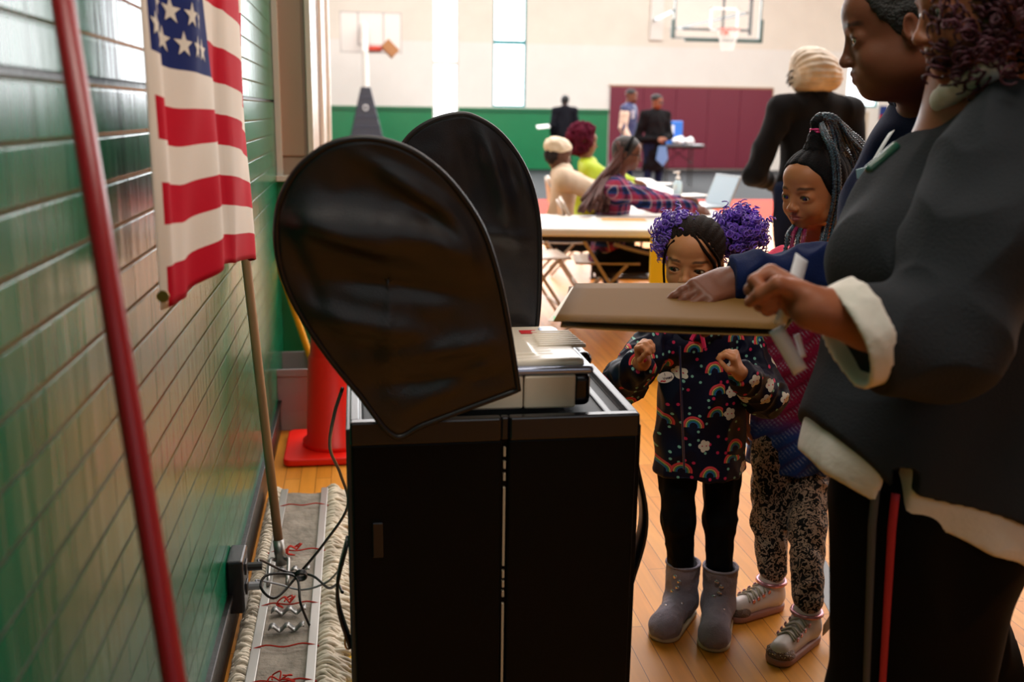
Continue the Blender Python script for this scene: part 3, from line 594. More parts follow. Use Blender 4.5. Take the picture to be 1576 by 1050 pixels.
g = MB(); g.box((XL-.008, CY+.02, .1), (XL+.004, CB-.02, CT-.02)); g.build('side_panel', mat('slate_side', '#2b3a40', .3), cb_, bevel=.003)
g = MB(); g.box((XR-.004, CY+.02, .1), (XR+.010, CY+.10, CT-.03)); g.box((XR-.004, CY+.2, .1), (XR+.006, CB-.02, CT-.03)); g.build('side_panel', M_blk, cb_, bevel=.003)
g = MB()
def ph_(px, py, Y): return at(px, py, Y)
g.sheet(lambda u, v: V3(XR+.012+.028*math.sin(math.pi*u)**1.5, CY+.05+.05*v, .70-.30*u), 14, 2, thick=.006); g.build('carry_strap', M_nyl, cb_, smooth=True)
g = MB(); g.sheet(lambda u, v: V3(XL-.010-.022*math.sin(math.pi*u)**1.2, CY+.03+.04*v, .55-.22*u), 14, 2, thick=.006); g.build('carry_strap', M_nyl, cb_, smooth=True)
g = MB(); rc = V3(XL-.014, CY+.05, .335); g.tube([rc+V3(.006*math.sin(t), .0, .016*math.cos(t)) for t in np.linspace(0, 2*math.pi, 17)[:-1]], .0022, 6, closed=True); g.build('ring', mat('chrome', '#c8c0b4', .15, 1), cb_, smooth=True)
g = MB(); g.lathe((XR+.003, CY+.03, CT-.035), [(0, 0), (.006, 0), (.007, .01), (.004, .022), (0, .022)], 14); g.build('latch', mat('pale_latch', '#b9a98a', .4), cb_)
for xx in (.03, .47):
    for yy in (1.80, 2.07):
        g = MB(); g.lathe((xx, yy, .03), [(0, -.013), (.024, -.013), (.03, -.008), (.03, .008), (.024, .013), (0, .013)], 18, ax=[(0, 1, 0), (0, 0, 1), (1, 0, 0)]); g.box((xx-.02, yy-.02, .035), (xx+.02, yy+.02, .062)); g.build('caster', M_blk2, cb_)
# scanner
SB = CT+.001; fx0, fx1 = at(650, 632, CY+.05)[0], at(884, 631, CY+.05)[0]; ex = at(909, 630, CY+.05)[0]; SY0, SY1 = CY+.045, 2.11
ST = at(884, 572, SY0)[2]
sc_ = thing('ballot_scanner', ((fx0+ex)/2, 1.95, SB), 'cream ballot scanner with a black end cap lying on the black cabinet', 'scanner')
M_cr = mat('cream_plastic', '#cfc3ae', .4); M_cr2 = mat('pale_cream_lid', '#ded5c4', .28)
sm = at(806, 600, SY0)[0]
g = MB(); g.box((fx0, SY0, SB), (sm-.001, SY1-.02, ST-.006)); g.box((sm+.001, SY0-.002, SB), (fx1, SY1-.02, ST-.006)); g.build('housing', M_cr, sc_, bevel=.004)
s_ = Sdf(); s_.box(((fx1+ex)/2-.004, (SY0+SY1)/2, (SB+ST)/2-.002), ((ex-fx1)/2+.004, (SY1-SY0)/2-.004, (ST-SB)/2-.002), .014, .004)
garment('end_cap', s_, .004, mat('black_gloss', '#0c0b12', .2), sc_)
s_ = Sdf(); s_.box(((fx0+ex)/2, (SY0+SY1)/2, ST+.002), ((ex-fx0)/2+.003, (SY1-SY0)/2+.003, .008), .007, .004); garment('rim', s_, .003, mat('silver_blue_rim', '#9aa3ba', .2, .5), sc_)
s_ = Sdf(); lz = ST+.012; s_.box(((fx0+ex)/2-.006, (SY0+SY1)/2+.004, lz), ((ex-fx0)/2-.006, (SY1-SY0)/2-.008, .010), .009, .004)
s_.box(((fx0+ex)/2-.05, SY0+.10, lz+.009), (.11, .055, .006), .005, .006)
for k in range(8): s_.box((ex-.035-.0*k, SY0+.12+k*.018, lz+.010), (.05-.001*k, .0035, .0045), .003, .003)
for k in range(8): s_.box((ex-.085, SY0+.06+k*.02, lz+.008), (.02, .003, .004), .003, .003)
garment('lid', s_, .003, M_cr2, sc_)
g = MB(); g.box((ex-.10, SY1-.085, lz+.0105), (ex-.065, SY1-.055, lz+.012)); g.build('red_label', mat('red_label', '#c8242a', .4), sc_)
g = MB(); g.box((ex-.055, SY1-.085, lz+.0105), (ex-.016, SY1-.035, lz+.012)); g.build('blue_label', mat('blue_label', '#8fa6cf', .4), sc_)
s_ = Sdf(); hx = ex+.010; s_.box((hx, SY0+.20, ST-.004), (.011, .085, .011), .007, .004, np.array([nrm((1, 0, .25)), (0, 1, 0), nrm((-.25, 0, 1))])); s_.cap((hx+.004, SY0+.12, ST-.008), (hx-.006, SY0+.12, ST-.04), .012, .007, .012)
garment('lever', s_, .003, mat('black_gloss', '#0c0b12', .2), sc_)
# shields
def shield(name, label, outline, plane, seed, folds):
    """outline in picture coordinates lifted onto a leaning plane of the booth"""
    P = [at(x, y, plane(x, y)) for x, y in outline]; P = spline(P+[P[0]], 6)[:-1]; n = len(P); c = np.mean(P, 0)
    bt = min(P, key=lambda p: p[2]); t = thing(name, (bt[0], bt[1], bt[2]), label, 'voting shield')
    rings = 22; nv = nrm(np.cross(P[n//4]-c, P[0]-c)); nv = nv if nv[1] < 0 else -nv
    vs = []; 
    for i in range(rings+1):
        s_ = i/rings
        for p in P:
            q = c+(p-c)*s_; e = 1-s_**3
            h = sum(A*math.exp(-((q-o)@d_/w_)**2)*math.exp(-(np.linalg.norm(q-o)/L_)**2) for (o, d_, w_, L_, A) in folds)
            h += .006*mnoise.noise(Vector(q*9+seed))+.002*mnoise.noise(Vector(q*30+seed))
            vs.append(q+nv*h*min(1, (1-s_)*5))
    fs = [(i*n+j, i*n+(j+1) % n, (i+1)*n+(j+1) % n, (i+1)*n+j) for i in range(rings) for j in range(n)]
    o = link('fabric', vs, fs, M_nyl, t); so = o.modifiers.new('solid', 'SOLIDIFY'); so.thickness = .002
    g = MB(); g.tube(P, .0055, 8, closed=True); g.build('binding', mat('black_binding', '#0a090d', .45), t, smooth=True)
    return t
pa = lambda x, y: 1.715-.10*max(0, (640-y)/430)-.00005*(800-x)
o1 = [(798, 600), (782, 500), (765, 420), (742, 352), (708, 298), (668, 256), (620, 226), (565, 213), (510, 222), (463, 255), (435, 300), (425, 350), (430, 405), (447, 455), (472, 500), (510, 555), (555, 610), (606, 671), (650, 655), (730, 625)]
P_ = lambda x, y: at(x, y, 1.64)
fl = lambda x0, y0, x1, y1, w_, A: (P_((x0+x1)/2, (y0+y1)/2), nrm(np.cross(P_(x1, y1)-P_(x0, y0), (0, 1, 0))), w_, np.linalg.norm(P_(x1, y1)-P_(x0, y0))*.62, A)
shield('privacy_shield', 'large black fabric privacy shield nearest, leaning over the cabinet front', o1, pa, 3, [fl(440, 330, 760, 385, .035, .030), fl(560, 240, 720, 340, .012, .014), fl(700, 290, 760, 400, .012, -.012), fl(470, 340, 640, 400, .018, .012), fl(640, 320, 750, 400, .012, -.008), fl(450, 480, 640, 520, .022, .020), fl(600, 560, 790, 530, .016, .016), fl(560, 610, 780, 590, .012, -.012), fl(640, 640, 780, 560, .012, .014), fl(500, 430, 720, 460, .02, -.012), fl(440, 350, 500, 500, .015, -.006)])
pb = lambda x, y: 2.14-.05*max(0, (505-y)/330)
o2 = [(826, 506), (830, 460), (831, 400), (829, 340), (818, 285), (797, 240), (766, 202), (730, 180), (703, 176), (665, 186), (632, 208), (612, 240), (604, 290), (606, 350), (618, 420), (640, 480), (660, 508), (740, 508)]
P_ = lambda x, y: at(x, y, 2.12)
shield('privacy_shield', 'black fabric privacy shield standing behind the larger one', o2, pb, 9, [fl(740, 190, 780, 330, .02, .018), fl(790, 230, 825, 340, .008, .014), fl(740, 360, 830, 370, .015, .007), fl(700, 200, 720, 300, .02, -.006)])

# ---------------------------------------------------------------- folder with the ballot
fc = thing('ballot_folder', tuple(at(1030, 500, 1.85)), 'long tan cardboard folder held flat over the cabinet by the adults', 'folder')
zn, zf = .985, 1.005
A_, B_, C_, D_ = onz(852, 496, zn), onz(1200, 509, zn+.004), onz(1262, 440, zf), onz(886, 438, zf)
def quad(P, th, off=0, bend=0):
    g = MB(); g.sheet(lambda u, v: (P[0]*(1-u)+P[1]*u)*(1-v)+(P[3]*(1-u)+P[2]*u)*v+V3(0, 0, off+bend*math.sin(math.pi*u)*.004), 12, 6, thick=th); return g
M_man = mat('manila_card', '#6d4e24', .75, var=.05, vscale=6)
quad([A_, B_, C_, D_], .0016, .002, .4).build('front_cover', M_man, fc, smooth=True)
quad([A_+V3(.012, -.004, -.005), B_+V3(0, -.004, -.006), C_, D_+V3(-.012, .01, -.003)], .0016, -.003, -.6).build('back_cover', M_man, fc, smooth=True)
quad([A_+V3(-.006, .02, -.002), B_+V3(-.03, .02, 0), C_+V3(-.03, -.03, 0), D_+V3(-.014, -.03, 0)], .0006, 0).build('ballot_sheet', mat('white_card', '#e9e4d6', .6), fc)
g = MB(); g.add([A_+V3(.001, .004, .0015), A_+V3(.022, .0, .0015), A_+V3(.010, .05, .0015)], [(0, 1, 2)]); g.build('green_tab', mat('green_tab', '#4fd06a', .5), fc)

# ---------------------------------------------------------------- left side: flag, poles, mop, cone, bin, cords
red, wht, nvy = mat('flag_red', '#c4102a', .8, bump=.1, bscale=400), mat('flag_white', '#ece4d8', .8, bump=.1, bscale=400), mat('flag_navy', '#1b2a68', .8)
# flag laid out in its own coordinates: s along the fly from the hoist, t up from the bottom; metres
FH = .815; st_h = FH/13
zb0 = at(238, 478, 1.50)[2]; zb1 = at(388, 398, 1.80)[2]
prof = [(0, at(236, 300, 1.50)[:2]), (.03, at(243, 300, 1.51)[:2]), (.13, at(285, 300, 1.585)[:2]), (.22, at(322, 300, 1.68)[:2]), (.30, at(352, 300, 1.78)[:2]), (.325, at(362, 300, 1.80)[:2]), (.40, at(374, 300, 2.0)[:2]), (.47, at(386, 300, 2.10)[:2]), (.50, at(384, 300, 2.13)[:2]), (.58, at(366, 300, 2.0)[:2]+V3(-.012, .05)), (.72, at(322, 300, 1.8)[:2]+V3(-.018, .04)), (.9, at(275, 300, 1.66)[:2]+V3(-.012, .02))]
ss = np.array([p[0] for p in prof]); xy = np.array([p[1] for p in prof])
def flag_pt(s_, t_):
    x = np.interp(s_, ss, xy[:, 0]); y = np.interp(s_, ss, xy[:, 1]); zl = 0
    zl = np.interp(s_, [0, .13, .25, .325, .47, .6, .9], [at(238, 478, 1.50)[2], at(272, 460, 1.585)[2], at(335, 412, 1.72)[2], at(360, 406, 1.80)[2], at(388, 398, 2.10)[2], at(388, 385, 2.1)[2], at(300, 380, 1.7)[2]])
    h = t_; wv = .010*math.sin(s_*34+t_*3.0)+.005*math.sin(s_*61-t_*7+1); k = min(1, s_/.05)
    lean = (at(360, 0, 1.8)[0]-at(384, 390, 1.8)[0])*t_/FH*min(1, s_/.2)*.9
    return V3(max(x+wv*k*.9+lean*.6, WX+.012), y+wv*k*.5, zl+h+.006*math.sin(s_*9)-.075*min(1, s_/.25)*t_/.4*(1 if t_ < .4 else .4/t_))
NS = 72; NT = 13*5; g = MB(); vs = [flag_pt(.9*i/NS, FH*j/NT) for i in range(NS+1) for j in range(NT+1)]; fs = []; mi = []
for i in range(NS):
    for j in range(NT):
        s_ = .9*(i+.5)/NS; t_ = (j+.5)/NT*13; k = int(t_)
        fs.append((i*(NT+1)+j, (i+1)*(NT+1)+j, (i+1)*(NT+1)+j+1, i*(NT+1)+j+1)); mi.append(1 if s_ < .025 else 2 if (t_ > 6 and s_ < .245) else (0 if k % 2 == 0 else 1))
g.add(vs, fs); g.m = mi
ft = V3(*flag_pt(.4, FH)); flg = thing('flag', (float(ft[0]), float(ft[1]), float(zb1)), 'american flag of red and white stripes with a starred navy corner hanging by the wall', 'flag')
o = g.build('cloth', [red, wht, nvy], flg, smooth=True); so = o.modifiers.new('solid', 'SOLIDIFY'); so.thickness = .0012; so.offset = 0
g = MB(); rows = 9
for r_ in range(rows):
    for c_ in range(6 if r_ % 2 == 0 else 5):
        cs = .045+(.19/11)*(2*c_+(0 if r_ % 2 == 0 else 1))*1.0; ct = FH*6/13+(r_+.9)*FH*7/13/9.8
        if cs > .238: continue
        ring = []
        for k in range(10):
            R_ = (.0195 if k % 2 == 0 else .0080); a = math.pi/2+k*math.pi/5; ring.append((cs+R_*.8*math.cos(a), ct+R_*math.sin(a)))
        def lift(s_, t_, e):
            p = flag_pt(s_, t_); a = flag_pt(s_+.004, t_)-p; b = flag_pt(s_, t_+.004)-p; n_ = nrm(np.cross(a, b)); return p+n_*e
        for e in (.0016, -.0016): g.add([lift(cs, ct, e)]+[lift(s_, t_, e) for s_, t_ in ring], [(0, 1+k, 1+(k+1) % 10) for k in range(10)])
g.build('stars', mat('star_white', '#e2dccf', .7), flg)
g = MB(); g.lathe(flag_pt(.012, .02)+V3(0, -.004, 0), [(.005, -.002), (.009, -.002), (.009, .002), (.005, .002)], 14, ax=[(1, 0, 0), (0, 0, 1), (0, 1, 0)]); g.build('grommet', mat('brass', '#9c8340', .35, .9), flg)
# wall bracket staff above
tz_ = float(ft[2]); g = MB(); a = V3(*flag_pt(0, FH))+V3(0, -.03, .0); b = V3(*flag_pt(.47, FH))+V3(0, .03, .0); g.tube([V3(WX-.0, b[1], a[2]+.012), V3(b[0], b[1], a[2]+.012), V3(a[0]+.03, a[1], a[2]+.012)], .009, 10); g.build('hanging_rod', mat('brown_wood_rod', '#7a5433', .5), flg)
# red pole
p0 = at(268, 1050, .93); p1 = at(96, 0, 1.16); dr = nrm(p1-p0); bot = p0-dr*(p0[2]/dr[2]); top = p1+dr*((WX+.014-p1[0])/dr[0] if dr[0] < 0 else .3)
g = MB(); g.tube([bot+V3(0, 0, .002), bot+dr*.6, p0, (p0+p1)/2, top], .0118, 16); rp = g.build('pole', mat('red_enamel', '#8c0d18', .35), smooth=True, label='long red pole leaning against the green brick wall', cat='pole'); rp['_w'] = list(rp.location)
g = MB(); g.tube([bot+V3(0, 0, .001), bot+dr*.03], .0155, 14); g.build('end_cap', M_base, rp)
# dust mop: frame flat on the floor, wooden handle leaning to the wall
mp_ = thing('dust_mop', (-.20, 2.75, 0), 'wide dusty floor mop with white yarn fringe, its wooden handle leaning on the wall', 'mop')
xa = lambda y: -.205+.0*(y-2.8); mx0, mx1 = -.275, -.125; y0_, y1_ = 1.95, 3.38
g = MB(); g.sheet(lambda u, v: V3(mx0+(mx1-mx0)*u, y0_+.02+(y1_-y0_-.04)*v, .035+.004*math.sin(v*40)*math.sin(u*7)), 8, 60, thick=.004); g.build('canvas_backing', mat('dusty_canvas', '#8d857a', .9, bump=.6, bscale=60, var=.3, vscale=14), mp_, smooth=True)
for xx in (mx0+.006, mx1-.006):
    g = MB(); g.box((xx-.012, y0_, .040), (xx+.012, y1_, .048)); g.build('metal_rail', mat('galvanised_steel', '#a9a7a2', .4, .6), mp_, bevel=.002)
M_yarn = mat('dirty_cotton_yarn', '#d2c8b6', .95, var=.3, vscale=14)
for side in (-1, 1):
    g = MB(); k = 0; y = y0_-.01
    while y < y1_+.01:
        for lay in range(3):
            x = mx0-.002 if side < 0 else mx1+.002; L_ = random.uniform(.045, .075) if side < 0 else random.uniform(.06, .09); yy = y+random.uniform(-.012, .012); a = random.uniform(-.5, .5); hh = .034-.009*lay
            pts = [V3(x, yy, hh), V3(x+side*L_*.4, yy+a*.02, hh+.014), V3(x+side*L_*.8, yy+a*.05, .020+.004*lay), V3(x+side*L_, yy+a*.06, .008+.004*lay), V3(x+side*L_*.8, yy+a*.07+.006, .007)]
            pts = [V3(max(p[0], WX+.026), p[1], p[2]) for p in pts]
            g.tube(spline(pts, 3), random.uniform(.0045, .0068), 5, cap=True)
        y += .0105
    o = g.build('yarn_fringe', M_yarn, mp_, smooth=True); o['kind'] = 'stuff'
M_str = mat('red_string', '#b4352a', .8)
for i, y in enumerate((3.22, 2.86, 2.52, 2.30, 2.14)):
    g = MB(); pts = [V3(mx0-.01, y, .044), V3(mx0+.03, y+.005, .052), V3(-.20, y-.006, .051), V3(mx1-.03, y+.004, .052), V3(mx1+.01, y, .044)]; g.tube(spline(pts, 4), .0022, 5)
    if i in (1, 2, 4):
        for q in range(5): a = random.uniform(0, 6.28); g.tube(spline([V3(-.2, y, .052), V3(-.2+.02*math.cos(a), y+.02*math.sin(a), .064), V3(-.2+.035*math.cos(a+.6), y+.035*math.sin(a+.6), .050), V3(-.2+.02*math.cos(a+1.2), y+.03*math.sin(a+1.2), .048)], 4), .002, 5)
    g.build('tie_string', M_str, mp_)
M_clip = mat('dull_steel', '#8f8f8c', .35, .8)
for y in (2.72, 2.48, 2.39):
    g = MB(); g.sheet(lambda u, v: V3(-.245+.09*u, y-.012+.024*v, .052+.007*math.sin(u*15)), 24, 2, thick=.003); g.build('spring_clip', M_clip, mp_, smooth=True)
hb = at(432, 862, 2.76); hd0 = nrm(at(379, 405, 2.90)-hb); g = MB()
for s_ in (-1, 1): g.tube(spline([hb+V3(s_*.014, -.0, .0), V3(hb[0]+s_*.026, hb[1]-.04, .085), V3(hb[0]+s_*.026, hb[1]-.13, .052)], 4), .0055, 8)
g.tube([hb-hd0*.015, hb+hd0*.06], .0165, 14); g.build('swivel_yoke', M_clip, mp_, smooth=True)
h0 = at(432, 862, 2.76); h1 = at(379, 405, 2.90); dr = nrm(h1-h0); k = (WX+.014-h1[0])/dr[0] if dr[0] < 0 else .8; h2 = h1+dr*min(max(k, .1), 1.2)
g = MB(); g.tube([h0, h0*.5+h1*.5, h1, h2], .0135, 14); g.build('handle', mat('worn_wood', '#8a6a48', .5, var=.25, vscale=20, stretch=(1, 1, .15)), mp_, smooth=True)
# traffic cone
cn = onz(516, 690, 0); cn[1] = 3.92; cn[0] = at(516, 690, 3.92)[0]; ct_ = thing('traffic_cone', tuple(cn*V3(1, 1, 0)), 'bright orange red traffic cone standing beside the grey bin', 'traffic cone')
M_cone = mat('orange_red_plastic', '#f01c0c', .38)
g = MB(); s_ = .195; P = []
for (sx, sy) in ((1, 1), (-1, 1), (-1, -1), (1, -1)):
    for k in range(6):
        a = math.atan2(sy, sx)-math.pi/4+k*math.pi/10; P.append(cn*V3(1, 1, 0)+V3(sx*(s_-.03)+.03*math.cos(a), sy*(s_-.03)+.03*math.sin(a), .004))
g.poly(P, (0, 0, .028)); g.build('base', M_cone, ct_, bevel=.006)
g = MB(); g.lathe(cn*V3(1, 1, 0)+V3(0, 0, .03), [(.128, 0), (.128, .02), (.112, .03), (.098, .36), (.092, .37), (.090, .375), (.045, .86), (.042, .88), (.034, .88), (.034, .86)], 40); g.build('cone_body', M_cone, ct_, smooth=True)
# grey bin
bn = at(458, 660, 4.32); bn = V3(bn[0]+.0, 4.32, 0); bt_ = thing('waste_bin', tuple(bn), 'rectangular grey plastic bin on the floor behind the cone', 'bin'); zt2 = at(455, 563, 4.22)[2]
M_bin = mat('grey_plastic', '#8d8a8c', .5)
g = MB()
def rr(w_, d_, z, r=.03): return [bn+V3(sx*(w_-r)+r*math.cos(a0+k*math.pi/8), sy*(d_-r)+r*math.sin(a0+k*math.pi/8), z) for (sx, sy, a0) in ((1, 1, 0), (-1, 1, math.pi/2), (-1, -1, math.pi), (1, -1, 1.5*math.pi)) for k in range(5)]
rings = [rr(.085, .13, .003), rr(.093, .14, zt2*.6), rr(.097, .145, zt2*.62), rr(.104, .155, zt2-.03), rr(.112, .163, zt2-.03), rr(.113, .165, zt2), rr(.104, .156, zt2), rr(.098, .146, zt2*.6), rr(.082, .125, .012)]
vs = [p for r_ in rings for p in r_]; n = 20; g.add(vs, [(i*n+j, i*n+(j+1) % n, (i+1)*n+(j+1) % n, (i+1)*n+j) for i in range(len(rings)-1) for j in range(n)]+[tuple(range(n))[::-1], tuple((len(rings)-1)*n+j for j in range(n))]); g.build('bin_body', M_bin, bt_)
# yellow handle behind the cone
a, b = at(440, 440, 4.45), at(478, 552, 4.40); d = nrm(b-a); c0 = b+d*(b[2]/-d[2]); g = MB(); g.tube([a-d*.2, a, b, V3(c0[0], c0[1], .016)], .015, 12); g.build('broom_handle', mat('yellow_enamel', '#e6a80c', .35), smooth=True, label='yellow handle leaning in the corner behind the cone', cat='handle')
# wall outlet box, plugs, cords
ob = at(352, 890, 2.50); oz = ob[2]; oy = 2.50
for yy in (2.42,): pass
oby = WX*0+2.46; obz = at(350, 885, 2.46)[2]
ox = thing('outlet_box', (WX+.03, oby, obz-.05), 'black electrical outlet box low on the green brick wall', 'outlet')
g = MB(); g.box((WX, oby-.055, obz-.085), (WX+.042, oby+.055, obz+.06)); o = g.build('housing', M_blk2, ox, bevel=.006)
for zz in (.02, -.035): g = MB(); g.box((WX+.042, oby-.018, obz+zz-.016), (WX+.046, oby+.018, obz+zz+.016)); g.build('socket', mat('ivory_socket', '#3a3632', .4), o, bevel=.002)
def cord(name, pts, r, m, label, cat='cord', ends=()):
    g = MB(); g.tube(spline(pts, 8), r, 8); o = g.build(name, m, smooth=True, label=label, cat=cat); o['_w'] = list(o.location)
    for (a, b, rr_) in ends: e = MB(); e.tube([a, b], rr_, 10); e.build('plug', m, o)
    return o
M_cord = mat('black_rubber_cord', '#0b0a0a', .35); pl = V3(WX+.048, oby, obz+.02)
cord('power_cord', [pl+V3(.03, 0, 0), at(400, 862, 2.5), at(440, 880, 2.55), at(480, 886, 2.5), at(505, 905, 2.35), at(520, 900, 2.2), at(527, 912, 2.1)], .0036, M_cord, 'black power cord running from the wall outlet to the cabinet', ends=[(pl, pl+V3(.036, 0, 0), .011)])
cord('coiled_cord', [at(527, 598, 1.86), at(514, 640, 1.95), at(508, 690, 2.1), at(524, 730, 2.2), at(535, 780, 2.3), at(500, 835, 2.4), at(463, 880, 2.48), at(425, 920, 2.42), at(402, 905, 2.42), at(412, 885, 2.45), at(455, 888, 2.45), at(463, 930, 2.40), at(480, 970, 2.4), at(490, 985, 2.36)], .0036, M_cord, 'black cord dropping from the scanner and looping over the mop')
pw = V3(WX+.048, oby, obz-.035)
cord('grey_cord', [pw+V3(.03, 0, 0), at(395, 893, 2.48), at(430, 900, 2.5), at(465, 908, 2.48), at(500, 898, 2.4), at(520, 880, 2.25), at(528, 868, 2.1)], .0028, mat('grey_cord', '#8b8e93', .35), 'thin grey cord running from the wall outlet across the mop', ends=[(pw, pw+V3(.034, 0, 0), .011)])
g = MB()
for k in range(3): g.tube([at(463, 888, 2.45)+V3(.014*math.cos(t), .004*k, .010*math.sin(t)+.002*k) for t in np.linspace(0, 2*math.pi, 15)[:-1]], .0032, 6, closed=True)
g.build('cord_knot', M_cord, smooth=True, label='small bunch of black cord knotted above the mop clips', cat='cord')
def _cut(s, p, n):
    p = np.array(p, np.float32); n = nrm(n).astype(np.float32)
    lo = np.min([o[1] for o in s.ops if not o[4]], 0)-.05; hi = np.max([o[2] for o in s.ops if not o[4]], 0)+.05
    s.ops.append((lambda P: -((P-p)@n), lo, hi, .004, True)); return s   # removes what lies on the side the normal points to
Sdf.cut = _cut
M_shoe = mat('black_shoe', '#0d0c0c', .35)
def dressed(label, x, y, fwd, Ht, tone, top, pants, wid=1.0, sit=None, arms=None, hpos=None, hf=None, hx=.010, top_hem=.50, sleeve_top=None, deep=.68, lip=None, hand_d=None, lean=0.0, hscale=1.0):
    """a clothed figure seen from some way off; arms = {side: (elbow, wrist)} in world coordinates"""
    f = nrm((fwd[0], fwd[1], 0)); r = V3(f[1], -f[0], 0); z = V3(0, 0, 1); O = V3(x, y, 0); q = lambda a, b, c: O+r*a*Ht+f*b*Ht+z*c*Ht
    dz = 0
    if sit is not None: dz = (sit+.09)/Ht-.53
    pel = q(0, 0, .53+dz); wst = q(0, .005+lean*.3, .62+dz); che = q(0, .01+lean*.7, .73+dz); nk = q(0, -.005+lean, .825+dz)
    h = Ht/7.5*hscale; hc = q(0, .02+lean*1.1, .925+dz) if hpos is None else np.array(hpos, float)
    hd = Head(hc, hf if hf is not None else f, h, 0, full=.8)
    sh = {k: q(k*.105*wid, -.0+lean, .80+dz) for k in (-1, 1)}
    ar = {k: (q(k*.135*wid, -.01, .625+dz), q(k*.125*wid, .07, .475+dz)) for k in (-1, 1)}
    if arms: ar.update(arms)
    hip = {k: q(k*.052*wid, 0, .515+dz) for k in (-1, 1)}
    if sit is None: kn = {k: q(k*.055*wid, .01, .285) for k in (-1, 1)}; an = {k: q(k*.055*wid, -.01, .05) for k in (-1, 1)}
    else: kn = {k: q(k*.07*wid, .25, (sit+.05)/Ht) for k in (-1, 1)}; an = {k: q(k*.07*wid, .25+.02, .05) for k in (-1, 1)}
    u = Ht/1.7; S = Sdf(); hd.add(S); S.cap(hd.P(0, -.12, -.25), nk, .052*u, .06*u, .03)
    fl = (f, deep)
    S.cap(che, wst, .135*u*wid, .12*u*wid, .04, fl); S.cap(wst, pel, .12*u*wid, .145*u*wid, .04, fl); S.cap(sh[-1], sh[1], .05*u, .05*u, .04)
    for k in (-1, 1):
        e, w = ar[k]; S.chain([sh[k], e, w], [.047*u, .038*u, .026*u], .02)
        S.chain([hip[k], kn[k], an[k]], [.08*u*wid, .052*u, .035*u], .02); S.cap(an[k]-z*.03*u, an[k]+f*.13*u-z*.05*u, .036*u, .03*u, .02)
        hd_ = nrm(w-e) if not hand_d or k not in hand_d else nrm(hand_d[k]); hand(S, w, hd_, -r*k*.8+f*.1-z*.5, .175*u, f, (.5, .6, .7, .8), k=.006)
    zc = hd.C[2]; body = skin_obj(S, hx, [(2, zc-.17, zc+.17, .006), (0, hd.C[0]-.16, hd.C[0]+.16, .007), (1, hd.C[1]-.16, hd.C[1]+.16, .007)], tone, label, [hd], lip=lip, base=(x, y, 0))
    hd.eyes(body, hd.f)
    T = Sdf(); t = .018*u
    T.cap(che, wst, .145*u*wid+t, .135*u*wid+t, .04, fl); T.cap(wst, q(0, 0, top_hem+dz), .135*u*wid+t, .155*u*wid+t, .04, fl); T.cap(sh[-1], sh[1], .058*u+t, .058*u+t, .05); T.cap(nk-z*.01, nk+z*.02*u, .062*u+t*.5, .058*u+t*.3, .04)
    for k in (-1, 1):
        e, w = ar[k]; T.chain([sh[k], e, e+(w-e)*.92], [.058*u+t, .048*u+t, .036*u+t*.6], .025)
    for k in (-1, 1): T.cap(nk, sh[k], .055*u, .055*u, .05)
    T.cut(q(0, 0, top_hem+dz-.02), -z)
    tp = garment('top', T, hx, top, body, .012, 7, (1, 1, .6), seed=x)
    Pn = Sdf()
    Pn.cap(pel, q(0, 0, .52+dz), .135*u*wid+.02, None, .04, fl)
    for k in (-1, 1): Pn.chain([hip[k], kn[k], an[k]+z*.02], [.09*u*wid+.008, .066*u, .052*u], .02)
    garment('trousers', Pn, hx, pants, body, .008, 9, (1, 1, .5), seed=y)
    for k in (-1, 1):
        B = Sdf(); B.cap(an[k]-z*.03*u, an[k]+f*.14*u-z*.045*u, .045*u, .036*u, .02); B.box(an[k]+f*.05*u-z*(an[k][2]-.012), (.045*u, .135*u, .012), .01, .01, np.array([r, f, z])); garment('shoe', B, .008, M_shoe, body)
    return body, hd, dict(sh=sh, ar=ar, nk=nk, pel=pel, che=che, q=q, f=f, r=r, u=u)
def hair_cap(hd, body, m, grow=.03, hairline=.17, back=-.35, side=-.0, h=.006, amp=0, extra=None, name='hair', fn=None, fine=()):
    """a close cap of hair over the skull down to the hairline"""
    S = Sdf(); hd.ell(S, (0, -.06, .145), (.345+.02*hd.child+grow, .425+grow, .355+grow), .02); hd.ell(S, (0, -.12, -.02), (.30+grow, .33+grow, .36+grow), .08)
    if extra: extra(S)
    S.cut(hd.P(0, .28, hairline), hd.f*.80-hd.u*.60); S.cut(hd.P(0, .05, side-.12), hd.f*.78-hd.u*.40); S.cut(hd.P(0, -.2, back), -hd.u)
    return garment(name, S, h, m, body, amp, 30, fn=fn, fine=fine)
def curls(name, m, parent, c, R, n, r, loop, axes=None, seed=0, fillr=.55, turns=(1.5, 3.2)):
    rg = random.Random(seed); g = MB(); c = np.array(c, float); R = np.array(R, float)*np.ones(3)
    for i in range(n):
        d = nrm((rg.gauss(0, 1), rg.gauss(0, 1), rg.gauss(0, 1))); p = c+d*R*rg.uniform(fillr, .95); out = nrm(d+V3(0, 0, -.3)+np.array([rg.gauss(0, .32) for _ in range(3)])); a = nrm(np.cross(out, (rg.random(), rg.random(), .3))); b = np.cross(out, a)
        L_ = loop*rg.uniform(2.0, 4.5); lr = loop*rg.uniform(.55, 1.1); tn = rg.uniform(*turns); k = int(tn*8); ph = rg.uniform(0, 6.3)
        g.tube([p+out*L_*t/k+(a*math.cos(ph+2*math.pi*tn*t/k)+b*math.sin(ph+2*math.pi*tn*t/k))*lr for t in range(k+1)], [r*(1-.5*t/k) for t in range(k+1)], 5)
    return g.build(name, m, parent, smooth=True)
